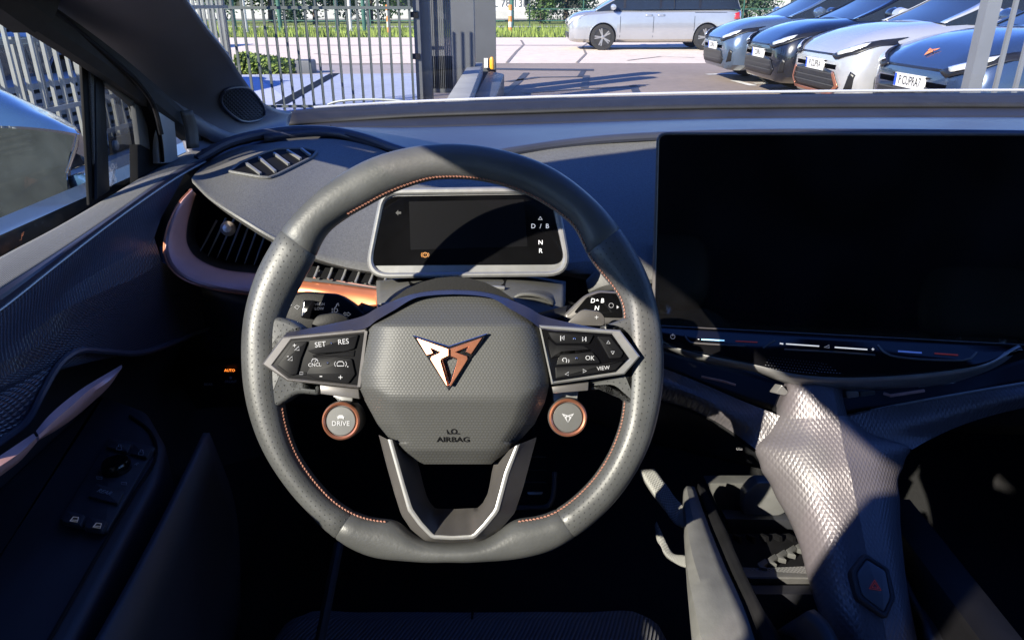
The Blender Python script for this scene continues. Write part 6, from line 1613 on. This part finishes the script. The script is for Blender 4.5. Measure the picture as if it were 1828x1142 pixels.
def van_nose(root, bv, cbv, paint_m):
    hl = [(0.46, 0.74), (0.70, 0.80), (0.88, 0.93), (0.89, 0.84), (0.74, 0.68), (0.48, 0.67)]
    for pts in (hl, mirror_pts(hl)): patch(pts, 'x', bv, 0.014).obj('headlamp', M_LAMP, root, solid=0.006)
    patch([(-0.42, 0.68), (0.42, 0.68), (0.42, 0.75), (-0.42, 0.75)], 'x', bv, 0.012).obj('grille', M_CARBLACK, root, solid=0.005)
    patch([(-0.6, 0.32), (0.6, 0.32), (0.62, 0.47), (-0.62, 0.47)], 'x', bv, 0.012).obj('intake', M_CARBLACK, root, solid=0.005)
    for sd in (-1, 1):
        for x in (-1.42, -2.35, -3.5): patch([(x, 0.34), (x - 0.014, 0.34), (x - 0.014, 1.02), (x, 1.02)], 'y', bv, 0.002, sd, 4).obj('door_gap', M_CARBLACK, root)
        for x in (-2.12, -2.46): patch([(x, 0.90), (x - 0.2, 0.90), (x - 0.2, 0.94), (x, 0.94)], 'y', bv, 0.02, sd, 2).obj('handle', paint_m, root, solid=0.02)
        patch([(-3.5, 0.985), (-4.4, 0.985), (-4.4, 1.0), (-3.5, 1.0)], 'y', bv, 0.003, sd, 4).obj('slide_rail', M_CARBLACK, root)
        patch([(-4.62, 0.82), (-4.80, 0.82), (-4.78, 1.0), (-4.64, 0.98)], 'y', bv, 0.02, sd, 2).obj('tail_lamp', M_TAIL, root, solid=0.01)
        for x in (-1.5, -2.5, -3.6):
            patch([(x, 1.10), (x - 0.07, 1.10), (x - 0.09, 1.58), (x - 0.02, 1.58)], 'y', cbv, 0.006, sd, 3).obj('window_pillar', M_CARBLACK, root)
build_car('parked_van', 'silver people carrier standing side on across the road', 'van', paint('van_silver', (0.36, 0.37, 0.40), 0.45), VB_, VC_, (-0.95, -3.88), 0.345, van_nose, (W(1016, 80, 22.3).x, 23.3, 0.004), math.pi, roof_from=2, roof_to=4)

# ------------------------------------------------------------------ far side of the road
M_GREENPOLE = mat('green_pole', (0.03, 0.10, 0.075), 0.5, vary=0.1, vscale=2)
M_WHITEPOLE = mat('white_pole', (0.55, 0.53, 0.5), 0.6, vary=0.1, vscale=2)
def pole(px, Y, w, m_, label, h=4.0, nm='pole'):
    p = W(px, 40, Y)
    r = thing(nm, label, 'pole', (p.x, Y, 0), 'poles across the road')
    lathe((p.x, Y, 0), (0, 0, 1), [(w * 1.5, 0), (w * 1.5, 0.06), (w, 0.08), (w, h), (w * .7, h + .05)], 10).obj('shaft', m_, r)
    return r
for px, lb in ((418, 'green pole nearest the windscreen pillar'), (500, 'green pole third from the windscreen pillar'), (602, 'green pole beside the pinkish post'), (650, 'green pole left of the gate column'), (914, 'green pole just right of the gate column')):
    pole(px, 40.0, 0.10, M_GREENPOLE, lb)
for px, Y, lb in ((438, 38, 'white pole second from the windscreen pillar'), (625, 38, 'white pole standing on the grass left of the gate'),): pole(px, Y, 0.09, M_WHITEPOLE, lb)
for px, lb, bp in ((911, 'orange and white marker post right of the gate column', 55), (694, 'orange marker post left of the gate column', 48)):
    p = W(px, bp, 37.0)
    mk = thing('marker_post', lb, 'marker post', (p.x, 37.0, 0), 'orange marker posts on the verge')
    for k in range(5): lathe((p.x, 37.0, 0.01 + k * 0.24), (0, 0, 1), [(0.09, 0), (0.09, 0.235), (0.085, 0.24)], 12).obj('band', mat('marker_orange', (0.75, 0.22, 0.06), 0.6) if k % 2 == 0 else M_WHITEPOLE, mk)
sg = thing('banner_sign', 'white banner with dark lettering on the far fence', 'sign', W(905, 20, 44))
sp0 = W(872, 19, 44); sp1 = W(937, -40, 44)
box((sp0.x, 44, sp0.z), (sp1.x, 44.05, sp1.z)).obj('board', mat('banner_white', (0.72, 0.70, 0.70), 0.6), sg)
text_g('UL 78.13L', ((sp0.x + sp1.x) / 2, 43.98, sp0.z + 0.35), (1, 0, 0), (0, 0, 1), 0.55, 0.01, bold=0.01).obj('lettering', mat('banner_ink', (0.12, 0.12, 0.13), 0.6), sg)
# far fence of thin green mesh panels
ff = thing('mesh_fence', 'green mesh fence along the far edge of the grass', 'fence', (0, 45, 0))
for z in (0.4, 1.0, 1.6): bar((-40, 45, z), (45, 45, z), 0.03, 0.05).obj('rail', M_GREENPOLE, ff)
for k in range(28): bar((-38 + k * 3, 45, 0), (-38 + k * 3, 45, 2.0), 0.06, 0.06, up=(1, 0, 0)).obj('post', M_GREENPOLE, ff)
# background trees
M_LEAF = mat('leaves', (0.055, 0.10, 0.025), 0.75, vary=0.5, vscale=0.7)
M_LEAF2 = mat('dark_leaves', (0.035, 0.07, 0.03), 0.75, vary=0.5, vscale=0.7)
M_BARK = mat('bark', (0.10, 0.075, 0.055), 0.9, vary=0.3, vscale=5)
def tree(px, Y, h, rad, label, m_):
    p = W(px, 10, Y); rnd = random.Random(int(px) + 5)
    t = thing('tree', label, 'tree', (p.x, Y, 0), 'trees beyond the far fence')
    tube([(p.x, Y, 0), (p.x + 0.1, Y, h * 0.35), (p.x, Y, h * 0.7)], [0.2, 0.14, 0.06], 8).obj('trunk', M_BARK, t)
    g = G()
    cl = [(rnd.uniform(-1, 1) * rad * .7, rnd.uniform(-1, 1) * rad * .7, h * rnd.uniform(0.15, 0.95), rad * rnd.uniform(0.25, 0.5)) for _ in range(16)]
    for _ in range(3200):
        c = rnd.choice(cl); v = Vector((rnd.gauss(0, 1), rnd.gauss(0, 1), rnd.gauss(0, 1))).normalized() * c[3] * rnd.random() ** 0.4
        q = Vector((p.x + c[0], Y + c[1], c[2])) + v
        if q.z < 0.1: continue
        u = Vector((rnd.gauss(0, 1), rnd.gauss(0, 1), rnd.gauss(0, 1))).normalized() * 0.13; w = u.orthogonal().normalized() * 0.07
        g.add([q - u, q + w, q + u, q - w], [[0, 1, 2, 3]])
    g.obj('crown', m_, t)
for px, Y, h, rad, lb, m_ in ((395, 56, 5, 2.6, 'dark tree behind the fence nearest the windscreen pillar', M_LEAF2), (480, 60, 6, 3.0, 'green tree behind the second green pole', M_LEAF), (560, 54, 4, 2.4, 'low dark tree behind the middle of the bar fence', M_LEAF2), (660, 58, 6, 3.0, 'green tree left of the gate column', M_LEAF),
                              (968, 56, 4.5, 2.2, 'round tree right of the white banner', M_LEAF), (1010, 62, 5, 2.6, 'dark tree just left of the silver people carrier', M_LEAF2), (1330, 60, 5, 2.6, 'tree right of the silver people carrier', M_LEAF2), (800, 60, 6, 3, 'tree behind the gate column', M_LEAF)):
    tree(px, Y, h, rad, lb, m_)
bd = thing('distant_building', 'pale low building far behind the trees', 'building', (0, 78, 0))
box((-60, 78, 0), (70, 84, 7), 0.1).obj('wall', ground_mat('far_render', (0.42, 0.42, 0.40), 0.1, 0.1), bd)
for k in range(22): box((-57 + k * 5.6, 77.94, 1.0), (-54.4 + k * 5.6, 78.0, 3.2)).obj('window', M_CARGLASS, bd)
# low hedge and dark block beyond the blue bay
hg = G(); rnd = random.Random(4)
h0 = WZ(430, 132, 0.0); h1 = WZ(535, 130, 0.0)
for _ in range(3500):
    f = rnd.random(); q = h0.lerp(h1, f) + Vector((0, rnd.uniform(-0.3, 0.3), rnd.random() ** 1.2 * 0.38 * (1 - f * 0.5)))
    u = Vector((rnd.gauss(0, 1), rnd.gauss(0, 1), rnd.gauss(0, 1))).normalized() * 0.05; w = u.orthogonal().normalized() * 0.028
    hg.add([q - u, q + w, q + u, q - w], [[0, 1, 2, 3]])
tag(hg.obj('low_hedge', mat('hedge_leaves', (0.16, 0.22, 0.04), 0.75, vary=0.5, vscale=2.5), None), 'low yellow green hedge at the edge of the pale blue bay', 'hedge')
p0, p1 = WZ(532, 131, 0.0), WZ(561, 131, 0.0)
kb = thing('kerb_block', 'dark rubber block at the end of the low hedge', 'block', p0)
plate([(p0.x, p0.y - 0.15, 0.24), (p1.x, p0.y - 0.15, 0.24), (p1.x, p0.y + 0.2, 0.24), (p0.x, p0.y + 0.2, 0.24)], (0, 0, 1), 0.24, 0.03).obj('block_body', M_POST, kb)
